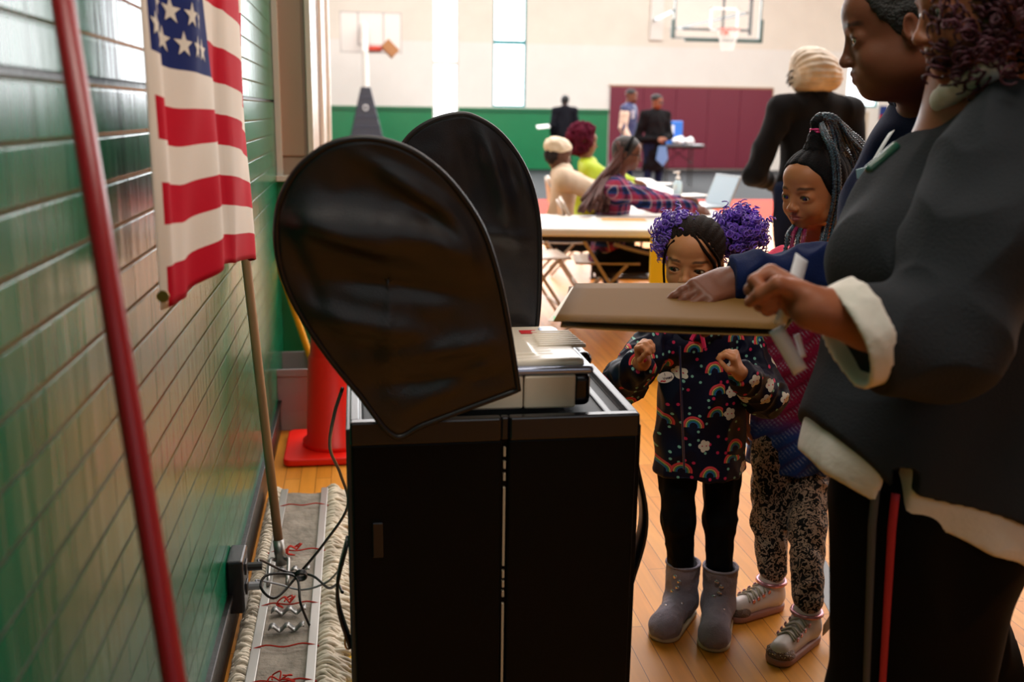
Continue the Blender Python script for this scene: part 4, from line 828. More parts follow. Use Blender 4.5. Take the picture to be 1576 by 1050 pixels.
def braid(g, pts, r, n=6, bumps=1.0, pitch=.009, m=None):
    P = spline(pts, 6); L_ = np.cumsum([0]+[np.linalg.norm(P[i+1]-P[i]) for i in range(len(P)-1)]); k = max(4, int(L_[-1]/pitch*2)); T = np.linspace(0, L_[-1], k+1); Q = np.array([np.interp(T, L_, [p[a] for p in P]) for a in range(3)]).T
    g.tube(list(Q), [r*(1+(.28*bumps if i % 2 else -.22*bumps)) for i in range(k+1)], n, m)

# ---------------------------------------------------------------- the small girl in the rainbow coat
def rainbow_mat():
    m = mat('navy_rainbow_fabric', '#0b0d26', .6, spec=.2); nt = m.node_tree; N = nt.nodes; L = nt.links; b = N['Principled BSDF']
    tc = N.new('ShaderNodeTexCoord'); sp = N.new('ShaderNodeSeparateXYZ'); L.new(tc.outputs['Object'], sp.inputs[0]); cb = N.new('ShaderNodeCombineXYZ'); L.new(sp.outputs['X'], cb.inputs[0]); L.new(sp.outputs['Z'], cb.inputs[1])
    def M_(op, a, b_=None, c=None):
        n = N.new('ShaderNodeMath'); n.operation = op
        for i, v in enumerate((a, b_, c)):
            if v is None: continue
            if hasattr(v, 'is_linked') or hasattr(v, 'links'): L.new(v, n.inputs[i])
            else: n.inputs[i].default_value = v
        return n.outputs[0]
    def layer(scale, seed, rnd=.55):
        mp = N.new('ShaderNodeMapping'); mp.inputs['Location'].default_value = (seed, seed*.7, 0); mp.inputs['Scale'].default_value = (scale,)*3; L.new(cb.outputs[0], mp.inputs[0])
        v = N.new('ShaderNodeTexVoronoi'); v.voronoi_dimensions = '2D'; v.inputs['Scale'].default_value = 1; v.inputs['Randomness'].default_value = rnd; L.new(mp.outputs[0], v.inputs['Vector'])
        s1 = N.new('ShaderNodeSeparateXYZ'); L.new(v.outputs['Position'], s1.inputs[0]); s2 = N.new('ShaderNodeSeparateXYZ'); L.new(mp.outputs[0], s2.inputs[0]); sc = N.new('ShaderNodeSeparateColor'); L.new(v.outputs['Color'], sc.inputs[0])
        return v.outputs['Distance'], M_('SUBTRACT', s2.outputs['X'], s1.outputs['X']), M_('SUBTRACT', s2.outputs['Y'], s1.outputs['Y']), sc.outputs[0], sc.outputs[1]
    cur = None
    def over(mask, col):
        nonlocal cur
        mx = N.new('ShaderNodeMix'); mx.data_type = 'RGBA'; L.new(mask, mx.inputs[0])
        if cur is None: mx.inputs[6].default_value = (*srgb('#0a0c24'), 1)
        else: L.new(cur, mx.inputs[6])
        if isinstance(col, str): mx.inputs[7].default_value = (*srgb(col), 1)
        else: L.new(col, mx.inputs[7])
        cur = mx.outputs[2]
    d, dx, dy, c1, c2 = layer(48, 3.3); over(M_('MULTIPLY', M_('LESS_THAN', d, .17), M_('GREATER_THAN', c1, .72)), '#7fb8a8'); over(M_('MULTIPLY', M_('LESS_THAN', d, .2), M_('LESS_THAN', c1, .16)), '#c22a55')
    d, dx, dy, c1, c2 = layer(15.5, 1.7, .6)
    ramp = N.new('ShaderNodeValToRGB'); cr = ramp.color_ramp; cr.interpolation = 'CONSTANT'; L.new(d, ramp.inputs[0]); base = '#0a0c24'
    stops = [(0, base), (.15, '#2f6fae'), (.185, base), (.205, '#3f9a78'), (.24, base), (.26, '#e0c070'), (.295, base), (.31, '#d8454e'), (.40, base)]
    cr.elements[0].position = 0; cr.elements[0].color = (*srgb(base), 1); cr.elements[1].position = .15; cr.elements[1].color = (*srgb(stops[1][1]), 1)
    for p_, c_ in stops[2:]: e = cr.elements.new(p_); e.color = (*srgb(c_), 1)
    rb = M_('MULTIPLY', M_('MULTIPLY', M_('LESS_THAN', d, .40), M_('GREATER_THAN', dy, -.04)), M_('GREATER_THAN', c1, .42)); rb = M_('MULTIPLY', rb, M_('GREATER_THAN', d, .15)); over(rb, ramp.outputs[0])
    ang = M_('ARCTAN2', dy, dx); rr = M_('ADD', .19, M_('MULTIPLY', M_('ABSOLUTE', M_('SINE', M_('MULTIPLY', ang, 2.5))), .07)); over(M_('MULTIPLY', M_('LESS_THAN', d, rr), M_('LESS_THAN', c1, .30)), '#d8cfc0')
    over(M_('MULTIPLY', M_('LESS_THAN', M_('ADD', M_('POWER', M_('SUBTRACT', M_('ABSOLUTE', dx), .09), 2), M_('POWER', dy, 2)), .0009), M_('LESS_THAN', c1, .30)), '#b5364a')
    L.new(cur, b.inputs['Base Color']); return m
g1f = nrm((-.52, -.84, -.20)); H1 = Head(at(1067, 396, 2.36), g1f, .198, 1.0, roll=.04, full=1)
S = Sdf(); H1.add(S)
nk = at(1076, 492, 2.42); sR, sL = at(1012, 522, 2.40), at(1140, 522, 2.42); eR, wR = at(958, 592, 2.30), at(990, 556, 2.155); eL, wL = at(1178, 610, 2.34), at(1137, 572, 2.21)
che, pel = at(1078, 560, 2.41), at(1080, 690, 2.42)
S.cap(H1.P(0, -.12, -.28), nk, .036, .042, .02); S.cap(nk, che, .040, .070, .03, ((0, 1, 0), .75)); S.cap(che, pel, .075, .075, .04, ((0, 1, 0), .75)); S.cap(sR, sL, .030, .030, .03)
S.chain([sR, eR, wR], [.032, .026, .019], .015); S.chain([sL, eL, wL], [.032, .026, .019], .015)
g1 = {}
for k, hx_, kx, ax_, toe in ((-1, 1042, (1044, 800), (1047, 945), (1018, 985)), (1, 1113, (1108, 800), (1104, 952), (1097, 1000))):
    hp_ = at(hx_, 705, 2.42); kn_ = at(kx[0], kx[1], 2.40); an_ = onz(*ax_); to_ = onz(*toe); g1[k] = (hp_, kn_, an_, to_)
    S.chain([hp_, kn_, an_+V3(0, 0, .07)], [.050, .037, .027], .02); S.cap(an_+V3(0, 0, .04), to_+V3(0, 0, .03), .026, .022, .02)
hand(S, wR, at(984, 512, 2.125)-wR, V3(.45, -.75, .2), .105, V3(-1, 0, .3), (2.6, 2.8, 3.0, 3.2), (.6, .9), k=.003, fat=1.1)
hand(S, wL, at(1120, 512, 2.185)-wL, V3(-.75, .45, 0), .105, V3(-.2, -1, .3), (2.2, 2.7, 3.0, 3.2), (.6, .9), k=.003, fat=1.1)
base1 = (g1[-1][2]+g1[1][2])/2
zc = H1.C[2]
G1 = skin_obj(S, .005, [(2, zc-.13, zc+.13, .0022), (0, H1.C[0]-.10, H1.C[0]+.10, .0024), (1, H1.C[1]-.13, H1.C[1]+.11, .0024), (2, .82, .985, .0028), (0, wR[0]-.05, wR[0]+.06, .0028), (0, wL[0]-.07, wL[0]+.06, .0028), (1, 2.07, 2.26, .0028)], '#c4845a', 'small girl with two purple curly hair puffs in a navy rainbow coat holding the folder', [H1], lip='#a9605a', brow=(.03, .014, .008), base=base1*V3(1, 1, 0))
H1.eyes(G1, nrm(g1f+V3(-.25, 0, -.22)), '#2c160a')
RB = rainbow_mat()
T = Sdf(); fl = ((0, 1, 0), .82); hem = at(1076, 722, 2.42)
T.cap(at(1077, 530, 2.42), at(1078, 600, 2.42), .092, .108, .04, fl); T.cap(at(1078, 600, 2.42), hem, .112, .128, .03, fl); T.cap(sR+V3(.01, 0, -.005), sL+V3(-.01, 0, -.005), .052, .052, .04)
T.cut(hem+V3(0, 0, .0), (0, 0, -1)); T.cut(at(1076, 488, 2.42), (0, -.1, 1))
garment('coat', T, .004, RB, G1, .0075, 13, (1, 1, .7), seed=2)
for (s0, e0, w0) in ((sR, eR, wR), (sL, eL, wL)):
    T = Sdf(); we = e0+(w0-e0)*.78; T.chain([s0, e0, we], [.050, .052, .038], .02); T.cap(we, w0, .036, .027, .01); dd = nrm(w0-e0); T.cut(e0+(w0-e0)*.93, dd); garment('coat_sleeve', T, .004, RB, G1, .008, 22, (1, 1, 1), seed=e0[0])
T = Sdf()
for t in np.linspace(0, 2*math.pi, 15): p = at(1072, 503, 2.40)+V3(.060*math.cos(t), .050*math.sin(t), .010*math.sin(t)); q_ = at(1072, 503, 2.40)+V3(.060*math.cos(t+.45), .050*math.sin(t+.45), .010*math.sin(t+.45)); T.cap(p, q_, .018, .018, .01)
garment('hood_collar', T, .004, RB, G1, .003, 30)
zx = lambda y: at(1049, y, 2.30)
g = MB(); g.tube(spline([V3(p[0], 2.315-.012*i, p[2]) for i, p in enumerate((zx(535), zx(600), zx(660), zx(718)))], 4), .0028, 6); g.build('zip', mat('navy_zip', '#2b3052', .3, .4), G1)
g = MB()
for (a, b) in (((1074, 505), (1064, 524)), ((1078, 505), (1084, 535)), ((984, 548), (994, 556)), ((1064, 506), (1056, 500))): g.tube([at(a[0], a[1], 2.30 if a[0] > 1000 else 2.13), at(b[0], b[1], 2.30 if a[0] > 1000 else 2.125)], .0055, 6)
g.build('pink_lining', mat('hot_pink_lining', '#d8215e', .5), G1)
# round sticker on the coat, slightly tilted
sp_ = at(1024, 581, 2.293); sx_ = nrm((.92, -.2, .25)); sz_ = nrm(np.cross(sx_, (-.1, -1, .02))); sz_ = sz_ if sz_[2] > 0 else -sz_; sn = np.cross(sx_, sz_); sn = sn if sn[1] < 0 else -sn
g = MB(); ring = [sp_+sx_*.021*math.cos(t)+sz_*.014*math.sin(t) for t in np.linspace(0, 2*math.pi, 29)[:-1]]; g.poly(ring, sn*.0015); stk = g.build('voting_sticker', mat('white_sticker', '#e4dfd8', .4), label='oval white sticker reading I Voted on the chest of the rainbow coat', cat='sticker'); stk['_w'] = list(stk.location)
def text(body, size, loc, xa, ya, m, parent, name='lettering'):
    cu = bpy.data.curves.new(name, 'FONT'); cu.body = body; cu.size = size; cu.align_x = 'CENTER'; cu.align_y = 'CENTER'; cu.extrude = .0002; cu.offset = size*.02
    tmp = bpy.data.objects.new('t', cu); COL.objects.link(tmp); bpy.context.view_layer.update(); me = bpy.data.meshes.new_from_object(tmp.evaluated_get(bpy.context.evaluated_depsgraph_get())); bpy.data.objects.remove(tmp)
    n_ = nrm(np.cross(xa, ya)); vs = [np.array(loc)+xa*v.co[0]+ya*v.co[1]+n_*(v.co[2]) for v in me.vertices]; fs = [tuple(p.vertices) for p in me.polygons]
    return link(name, vs, fs, m, parent, smooth=False)
M_ink = mat('dark_ink', '#2a2440', .5); so_ = sp_+sn*.0019
text('I', .010, so_+sz_*.008, sx_, sz_, M_ink, stk); text('Voted', .0095, so_-sz_*.002+sx_*.005, sx_, sz_, M_ink, stk)
g = MB(); g.sheet(lambda u, v: so_-sx_*.014+sx_*.013*u-sz_*(.006+.0035*v-.0012*math.sin(6*u)), 8, 2, thick=.0003); g.build('red_flag_mark', mat('sticker_red', '#c0293a', .5), stk)
# leggings, boots
T = Sdf()
for k in (-1, 1): hp_, kn_, an_, to_ = g1[k]; T.chain([hp_, kn_, an_+V3(0, 0, .09)], [.056, .0425, .031], .02)
garment('leggings', T, .004, mat('black_knit', '#05060a', .8), G1, .003, 30, (1, 1, .6))
M_suede = mat('grey_suede', '#8d8492', .85, sheen=.5, bump=.3, bscale=250, var=.15, vscale=20); M_foil = mat('silver_foil_dot', '#cfc8cc', .15, .8); M_sole = mat('cream_sole', '#c9b493', .6)
for k in (-1, 1):
    hp_, kn_, an_, to_ = g1[k]; d = nrm(to_-an_); sd = V3(-d[1], d[0], 0); A = np.array([sd, d, (0, 0, 1)]); toe = to_+d*.012
    B = Sdf(); B.cap(an_+V3(0, 0, .05), an_+V3(0, 0, .148), .043, .047, .012); B.cap(an_+V3(0, 0, .038)-d*.004, toe-d*.035+V3(0, 0, .034), .040, .036, .03); B.ell(toe-d*.035+V3(0, 0, .028), (.042, .05, .032), .015, A)
    B.cap(an_+V3(0, 0, .13), an_+V3(0, 0, .20), .038, .040, .004, sub=True); B.cut(an_+V3(0, 0, .156), (0, 0, 1)); B.cut(an_+V3(0, 0, .010), (0, 0, -1))
    bt = garment('boot', B, .0035, M_suede, G1, .002, 30)
    B = Sdf(); B.cap(an_+V3(0, 0, .007)-d*.004, toe-d*.036+V3(0, 0, .007), .044, .043, .01); B.cut(an_+V3(0, 0, .001), (0, 0, -1)); B.cut(an_+V3(0, 0, .014), (0, 0, 1)); garment('sole', B, .003, M_sole, bt)
    g = MB(); g.tube([an_+V3(.0455*math.cos(t), .0455*math.sin(t), .155) for t in np.linspace(0, 2*math.pi, 25)[:-1]], .004, 6, closed=True); g.build('top_trim', M_suede, bt, smooth=True)
    g = MB(); rg = random.Random(5+k)
    for i, (hgt, off) in enumerate(((.13, -.1), (.118, .12), (.10, .05), (.085, -.2))): # dots up the shaft front
        a = math.atan2(d[1], d[0])+off*1.2; g.lathe(an_+V3(.0475*math.cos(a), .0475*math.sin(a), hgt), [(0, .0016), (.0062, .001), (.0068, -.001)], 10, ax=[(-math.sin(a), math.cos(a), 0), (0, 0, 1), (math.cos(a), math.sin(a), 0)])
    for i in range(14):
        t = rg.uniform(.25, .95); w_ = rg.uniform(-.024, .024); p = an_*(1-t)+(toe-d*.02)*t+sd*w_; hz = .077-.012*t-.35*abs(w_)-.012*max(0, t-.7)*3; n_ = nrm(sd*w_*20+V3(0, 0, 1)+d*.2); a_ = nrm(np.cross(n_, d)); g.lathe(V3(p[0], p[1], hz), [(0, .0034), (.006, .0026), (.0065, -.003)], 10, ax=[a_, np.cross(n_, a_), n_])
    g.build('foil_dots', M_foil, bt, smooth=True)
# hair: rows drawn back into two purple puffs
pL, pR = at(1044, 363, 2.39), at(1138, 358, 2.44)
def rows(vs, fs):
    N_ = vnormals(vs, fs); q_ = H1.loc(vs); a = np.arctan2(q_[:, 0], q_[:, 2]+.1); return vs+N_*(.003*np.abs(np.sin(a*17)))[:, None]
hair_cap(H1, G1, mat('black_brown_hair', '#1c110c', .75, bump=.5, bscale=300, spec=.25), .008, .20, -.40, 0.02, h=.003, fn=rows)
M_pur = mat('purple_curls', '#6b3fc0', .32, var=.5, vscale=30, sheen=.3)
for i, (c_, R_, n_) in enumerate(((pL, (.052, .052, .052), 150), (pR, (.064, .062, .062), 230))):
    B = Sdf(); B.ell(c_, np.array(R_)*.74); o = garment('hair_puff', B, .006, mat('dark_purple_hair', '#1e1038', .7), G1, .006, 40); curls('curls', M_pur, o, c_, R_, n_, .0029, .0088, seed=i+3, fillr=.66, turns=(2.0, 3.6))
curls('hair_curl', M_pur, G1, at(1024, 385, 2.38), (.014, .02, .035), 22, .0018, .006, seed=21)
g = MB(); g.tube(spline([H1.P(.18, .30, .30), H1.P(.30, .22, .12), H1.P(.335, .16, -.1), H1.P(.325, .12, -.38)], 6), .003, 6); g.tube(spline([H1.P(-.05, .27, .38), H1.P(-.20, .32, .22), H1.P(-.30, .24, .05), H1.P(-.335, .16, -.12)], 6), .0045, 6); g.tube(spline([H1.P(-.08, .24, .40), H1.P(-.25, .27, .25), H1.P(-.345, .15, .05), H1.P(-.36, .10, -.15)], 6), .004, 6); g.build('front_braids', mat('black_brown_hair', '#1c110c', .45), G1, smooth=True)

# ---------------------------------------------------------------- the older girl with braids
g2f = nrm((-.90, -.40, -.16)); H2 = Head(at(1252, 291, 2.50), g2f, .208, .75, full=.8)
S = Sdf(); H2.add(S); nk = at(1250, 385, 2.56); bf = nrm((-.75, -.66, 0)); br = V3(bf[1], -bf[0], 0)*-1
che2, pel2 = at(1226, 470, 2.53), at(1218, 640, 2.55); s1, s2 = che2+br*.085+V3(0, 0, .075), che2-br*.085+V3(0, 0, .075)
S.cap(H2.P(0, -.14, -.28), nk, .038, .045, .02); S.cap(nk, che2, .045, .075, .03, (bf, .75)); S.cap(che2, pel2, .075, .075, .04, (bf, .75)); S.cap(s1, s2, .035, .035, .03)
arm = {1: (s1+V3(.02, .0, -.20), s1+V3(-.02, -.08, -.36)), -1: (s2+V3(-.01, .03, -.20), s2+V3(-.06, -.03, -.36))}
for k, s_ in ((1, s1), (-1, s2)): S.chain([s_, arm[k][0], arm[k][1]], [.034, .028, .020], .015); hand(S, arm[k][1], (0, 0, -1), -br*k, .125, bf, (.6, .7, .8, .9), k=.004)
L2 = {}
for k, hp_, kn_, a0, t0 in ((0, (1190, 690), (1184, 800), (1184, 935), (1134, 952)), (1, (1248, 700), (1242, 815), (1238, 985), (1200, 1018))):
    an_ = onz(*a0); to_ = onz(*t0); Yk = an_[1]; L2[k] = (at(hp_[0], hp_[1], 2.53), at(kn_[0], kn_[1], (2.53+Yk)/2), an_, to_)
    S.chain([L2[k][0], L2[k][1], an_+V3(0, 0, .08)], [.050, .038, .027], .02); S.cap(an_+V3(0, 0, .045), to_+V3(0, 0, .03), .028, .024, .02)
zc = H2.C[2]; G2 = skin_obj(S, .006, [(2, zc-.13, zc+.13, .0024), (0, H2.C[0]-.13, H2.C[0]+.13, .0026), (1, H2.C[1]-.13, H2.C[1]+.13, .0026)], '#a86c46', 'older girl with a high ponytail of dark braids standing behind the smaller girl', [H2], lip='#96544c', brow=(.02, .01, .006), base=((L2[0][2]+L2[1][2])/2)*V3(1, 1, 0))
H2.eyes(G2, nrm(g2f+V3(-.1, -.1, -.18)), '#241208')
T = Sdf(); fl = (bf, .80); hem = at(1212, 716, 2.54)
T.cap(at(1232, 425, 2.54), at(1222, 560, 2.54), .098, .105, .04, fl); T.cap(at(1222, 560, 2.54), hem, .105, .122, .03, fl); T.cap(s1, s2, .050, .050, .04); T.cap(nk-V3(0, 0, .01), at(1238, 420, 2.54), .05, .07, .03)
for k, s_ in ((1, s1), (-1, s2)): T.chain([s_, arm[k][0], arm[k][0]*.1+arm[k][1]*.9], [.046, .040, .030], .015)
T.cut(hem, (0, 0, -1)); T.cut(nk+V3(0, 0, .012), (0, 0, 1)); vs, fs = T.mesh(.0045); vs = wrinkle(vs, fs, .007, 12, (1, 1, .6), 4)
t_ = (vs[:, 2]-hem[2])/(nk[2]-hem[2]); c = np.tile(srgb('#7a1232'), (len(vs), 1)); c = mixc(c, srgb('#e0355a'), smooth01((t_-.74)/.05)); c = mixc(c, srgb('#1d3a78'), smooth01((.30-t_)/.12))
st = np.sin((vs[:, 0]*1.2+vs[:, 2])*420)*np.sin((vs[:, 0]-vs[:, 2])*60); c = mixc(c, srgb('#a7b4cc'), smooth01(st*.9-.25)*.55*(t_ < .72)); c = mixc(c, srgb('#3a0a1c'), smooth01(np.sin((vs[:, 0]-1.1*vs[:, 2])*110)-.4)*.6*(t_ < .78))
link('tunic', vs, fs, mat('woven_tunic', '#7a1232', .7, vcol=True, bump=.3, bscale=200), G2, cols=c)
def leopard():
    m = mat('leopard_print_cloth', '#3a2d26', .75, sheen=.4); nt = m.node_tree; N = nt.nodes; L = nt.links; tc = N.new('ShaderNodeTexCoord'); no = N.new('ShaderNodeTexNoise'); no.inputs['Scale'].default_value = 70; no.inputs['Detail'].default_value = 1.5; no.inputs['Distortion'].default_value = 1.2; L.new(tc.outputs['Object'], no.inputs[0])
    r = N.new('ShaderNodeValToRGB'); L.new(no.outputs[0], r.inputs[0]); cr = r.color_ramp; cr.interpolation = 'CONSTANT'; cr.elements[0].position = 0; cr.elements[0].color = (*srgb('#0c0a0b'), 1); cr.elements[1].position = .48; cr.elements[1].color = (*srgb('#9a8270'), 1); e = cr.elements.new(.60); e.color = (*srgb('#1a1413'), 1); L.new(r.outputs[0], N['Principled BSDF'].inputs['Base Color']); return m
T = Sdf()
for k in (0, 1): a, b, an_, to_ = L2[k]; T.chain([a, b, an_+V3(0, 0, .115)], [.061, .049, .038], .02)
vs, fs = T.mesh(.0045); vs = wrinkle(vs, fs, .005, 22, (1, 1, .8), 6); link('leggings', vs, fs, leopard(), G2)
M_pk = mat('pink_metallic', '#c58d98', .25, .7); M_ws = mat('pale_shoe_leather', '#cfc3bf', .45); M_rs = mat('dusty_pink_sole', '#a2736b', .5)
for k in (0, 1):
    a, b, an_, to_ = L2[k]; d = nrm(to_-an_); sd = V3(-d[1], d[0], 0); A = np.array([sd, d, (0, 0, 1)]); L_ = np.linalg.norm(to_-an_)
    B = Sdf(); B.cap(an_+V3(0, 0, .045), an_+V3(0, 0, .088), .036, .034, .012); B.cap(an_+V3(0, 0, .040), to_+V3(0, 0, .030), .035, .028, .025); B.cap(an_+V3(0, 0, .08), an_+V3(0, 0, .14), .028, .03, .004, sub=True); B.cut(an_+V3(0, 0, .10), nrm(V3(0, 0, 1)-d*.12)); B.cut(an_+V3(0, 0, .018), (0, 0, -1)); sh_ = garment('sneaker', B, .003, M_ws, G2)
    B = Sdf(); B.cap(an_+V3(0, 0, .012), to_+V3(0, 0, .012), .041, .036, .01); B.cut(V3(0, 0, .001), (0, 0, -1)); B.cut(V3(0, 0, .022), (0, 0, 1)); garment('sole', B, .003, M_rs, sh_)
    B = Sdf(); B.ell(to_+V3(0, 0, .022)-d*.002, (.037, .036, .026), .01, A); B.cut(V3(0, 0, .018), (0, 0, -1)); o = garment('toe_cap', B, .003, mat('glitter_toe', '#6d5a52', .3, .5, bump=.6, bscale=300), sh_)
    g = MB(); 
    for i in range(60):
        u_, w_ = random.uniform(-1, 1), random.uniform(-.1, 1); rr_ = math.sqrt(max(0, 1-u_*u_*.9-w_*w_*.9)); 
        if rr_ < .25: continue
        p = to_+sd*u_*.036+d*(w_*.034-.002)+V3(0, 0, .022+.026*rr_); g.sphere(p, .0014, 6)
    g.build('studs', mat('silver_stud', '#e8e2d2', .1, 1), o, smooth=True)
    M2 = lambda u_: an_*(1-u_)+to_*u_
    g = MB()
    for u_ in (.28, .45, .60, .74):
        p = M2(u_); hz = .086-.030*u_; g.tube(spline([p-sd*.024+V3(0, 0, hz-.010), p+V3(0, 0, hz+.001), p+sd*.024+d*.012+V3(0, 0, hz-.010)], 5), .0028, 6); g.tube(spline([p+sd*.024+V3(0, 0, hz-.010), p+V3(0, 0, hz+.002), p-sd*.024+d*.012+V3(0, 0, hz-.010)], 5), .0028, 6)
    g.build('laces', mat('beige_lace', '#a59a88', .8), sh_, smooth=True)
    g = MB()
    for s_ in (-1, 1):
        for u_ in (.28, .45, .60, .74): p = M2(u_)+sd*s_*.026+V3(0, 0, .076-.030*u_); g.lathe(p, [(.003, 0), (.006, .001), (.006, .003), (.003, .003)], 10, ax=[d, (0, 0, 1), sd*s_])
    g.build('eyelets', M_pk, sh_, smooth=True)
    g = MB(); g.tube([an_+V3(.038*math.cos(t), .038*math.sin(t), .083) for t in np.linspace(0, 2*math.pi, 25)[:-1]], .006, 6, closed=True); g.tube(spline([an_-d*.036+V3(0, 0, .075), an_-d*.045+V3(0, 0, .098), an_-d*.036+V3(0, 0, .105)], 4), .004, 6); g.build('ankle_strap', M_pk, sh_, smooth=True)
    g = MB(); w0 = an_+sd*(.042 if k else -.042)-d*.0+V3(0, 0, .045); 
    for i in range(4): g.sheet(lambda u, v, i=i: w0+sd*(.004 if k else -.004)*(1+3*u)-d*(.005+.055*u)+V3(0, 0, (.012+.05*u)*(1-.18*i)-.012*v-.004*i), 6, 3, thick=.002)
    g.build('wing', mat('pearl_wing', '#b9b0a6', .3, .3), sh_, smooth=True)
# braids
def rows2(vs, fs):
    N_ = vnormals(vs, fs); q_ = H2.loc(vs); a = np.arctan2(q_[:, 0], q_[:, 1]+.15); return vs+N_*(.0028*np.abs(np.sin(a*9)))[:, None]
hair_cap(H2, G2, mat('black_braid_hair', '#0f0d10', .7, spec=.25, bump=.5, bscale=300), .025, .235, -.30, .05, h=.003, fn=rows2)
pt = at(1258, 196, 2.50); B = Sdf(); B.cap(H2.P(0, -.05, .46), pt, .034, .014, .02); B.ell(pt+V3(0, 0, .012), .019, .01); garment('ponytail_root', B, .0035, MATS['black_braid_hair'], G2, .003, 60)
g = MB(); 
for dz in (0, .006): g.tube([at(1258, 203, 2.50)+V3(.017*math.cos(t), .017*math.sin(t), dz) for t in np.linspace(0, 2*math.pi, 17)[:-1]], .0035, 6, closed=True)
g.build('hair_elastic', mat('pink_elastic', '#d42a78', .5), G2, smooth=True)
M_br = mat('braid_strands', '#191c22', .4); nt = M_br.node_tree; tc = nt.nodes.new('ShaderNodeTexCoord'); no = nt.nodes.new('ShaderNodeTexNoise'); no.inputs['Scale'].default_value = 420; nt.links.new(tc.outputs['Object'], no.inputs[0]); r_ = nt.nodes.new('ShaderNodeValToRGB'); nt.links.new(no.outputs[0], r_.inputs[0]); r_.color_ramp.elements[0].position = .5; r_.color_ramp.elements[0].color = (*srgb('#0e0c12'), 1); r_.color_ramp.elements[1].position = .62; r_.color_ramp.elements[1].color = (*srgb('#5a7f92'), 1); e = r_.color_ramp.elements.new(.40); e.color = (*srgb('#0c0a10'), 1); e = r_.color_ramp.elements.new(.34); e.color = (*srgb('#4a2440'), 1); nt.links.new(r_.outputs[0], nt.nodes['Principled BSDF'].inputs['Base Color'])
rg = random.Random(4)
T1 = [(1283, 232), (1284, 270), (1282, 320)], [(1292, 230), (1296, 270), (1296, 330)], [(1300, 226), (1310, 262), (1308, 330)], [(1308, 222), (1322, 255), (1326, 310)], [(1312, 214), (1334, 246), (1342, 300)], [(1300, 205), (1330, 232), (1350, 280)], [(1290, 198), (1318, 214), (1342, 250)]
for i in range(24):
    P = T1[i % 7]; off = lambda s_: V3(rg.uniform(-s_, s_), rg.uniform(-s_, s_), rg.uniform(-s_, s_)); Yb_ = 2.50+.012*(i//7)+rg.uniform(-.01, .03)
    g = MB(); pts = [pt+off(.004), pt+V3(.006, 0, .026)+off(.008), at((1258+P[0][0])/2+6, 184+(P[0][1]-214)*.2+rg.uniform(-4, 4), 2.50)]+[at(x+rg.uniform(-5, 5), y+rg.uniform(-6, 6), Yb_+.02*j) for j, (x, y) in enumerate(P)]
    pts.append(pts[-1]+V3(.01, .02, -.10)+off(.01)); braid(g, pts, rg.uniform(.0042, .0056)); o = g.build('braid', M_br, G2, smooth=True)
for q_ in (0, 1):
    g = MB(); braid(g, [pt+V3(.004, -.01, .012), at(1268+4*q_, 208, 2.435), at(1281+7*q_, 240, 2.415), at(1284+7*q_, 300, 2.425), at(1274+8*q_, 350, 2.45), at(1266+9*q_, 392, 2.45)], .0062); g.build('braid', M_br, G2, smooth=True)
M_pb = mat('magenta_braid', '#7a1c46', .45, var=.4, vscale=120)
for i, x in enumerate((1214, 1222, 1230, 1238)):
    g = MB(); braid(g, [H2.P(.18, -.05, -.42)+V3(0, 0, .02), at(x, 358, 2.46), at(x-3, 374, 2.445), at(x-8, 396, 2.44)], .0055); g.build('braid', M_pb if i % 2 else M_br, G2, smooth=True)
g = MB(); braid(g, [H2.P(.30, -.15, -.2)*0+at(1268, 345, 2.50), at(1264, 370, 2.46), at(1258, 400, 2.45)], .005); g.build('braid', M_br, G2, smooth=True)
# ---------------------------------------------------------------- the woman in navy reaching with the folder
fA = nrm((-.90, .40, -.27)); HA = Head(at(1381, 44, 1.80), fA, .238, 0, full=1)
S = Sdf(); HA.add(S)
nk = at(1452, 150, 1.90); cheA = at(1447, 270, 1.90); wsA = at(1452, 470, 1.93); plA = at(1492, 640, 1.95); ff = nrm((-.9, -.15, 0)); rr_ = V3(ff[1], -ff[0], 0)
shN, shF = cheA+V3(-.05, -.15, .09), cheA+V3(.10, .16, .10); elN, wrN = at(1350, 420, 1.82), at(1124, 433, 1.87)
HA.ell(S, (0, .10, -.36), (.23, .24, .15), .08)
for q in (-1, 1): HA.ell(S, (q*.17, .10, -.24), (.13, .20, .18), .08)
S.cap(HA.P(0, -.08, -.25), nk, .068, .075, .04); S.cap(nk, cheA, .07, .13, .05, (rr_, .9)); S.cap(cheA, wsA, .14, .15, .04); S.cap(wsA, plA, .15, .16, .04); S.cap(shN, shF, .055, .055, .04)
S.chain([shN, elN, wrN], [.058, .045, .030], .02); elF, wrF = shF+V3(.0, .03, -.27), shF+V3(-.10, .03, -.48); S.chain([shF, elF, wrF], [.055, .044, .028], .02)
for k, d in ((-1, -.09), (1, .09)): S.chain([plA+V3(0, d, 0), plA+V3(-.02, d, -.42), V3(plA[0]+.10, plA[1]+d, .06)], [.10, .062, .04], .03); S.cap((plA[0]+.10, plA[1]+d, .04), (plA[0]-.07, plA[1]+d, .035), .04, .032, .03)
hand(S, wrN, at(1046, 466, 1.80)-wrN, V3(-.1, .55, -.8), .185, V3(0, -1, 0), (.7, .8, .8, .75), (.9, .6), spread=.10, k=.005)
hand(S, wrF, (-.2, 0, -1), (0, -1, 0), .18, (-1, 0, 0), (.5, .6, .6, .6), k=.005)
zc = HA.C[2]; wz = wrN[2]
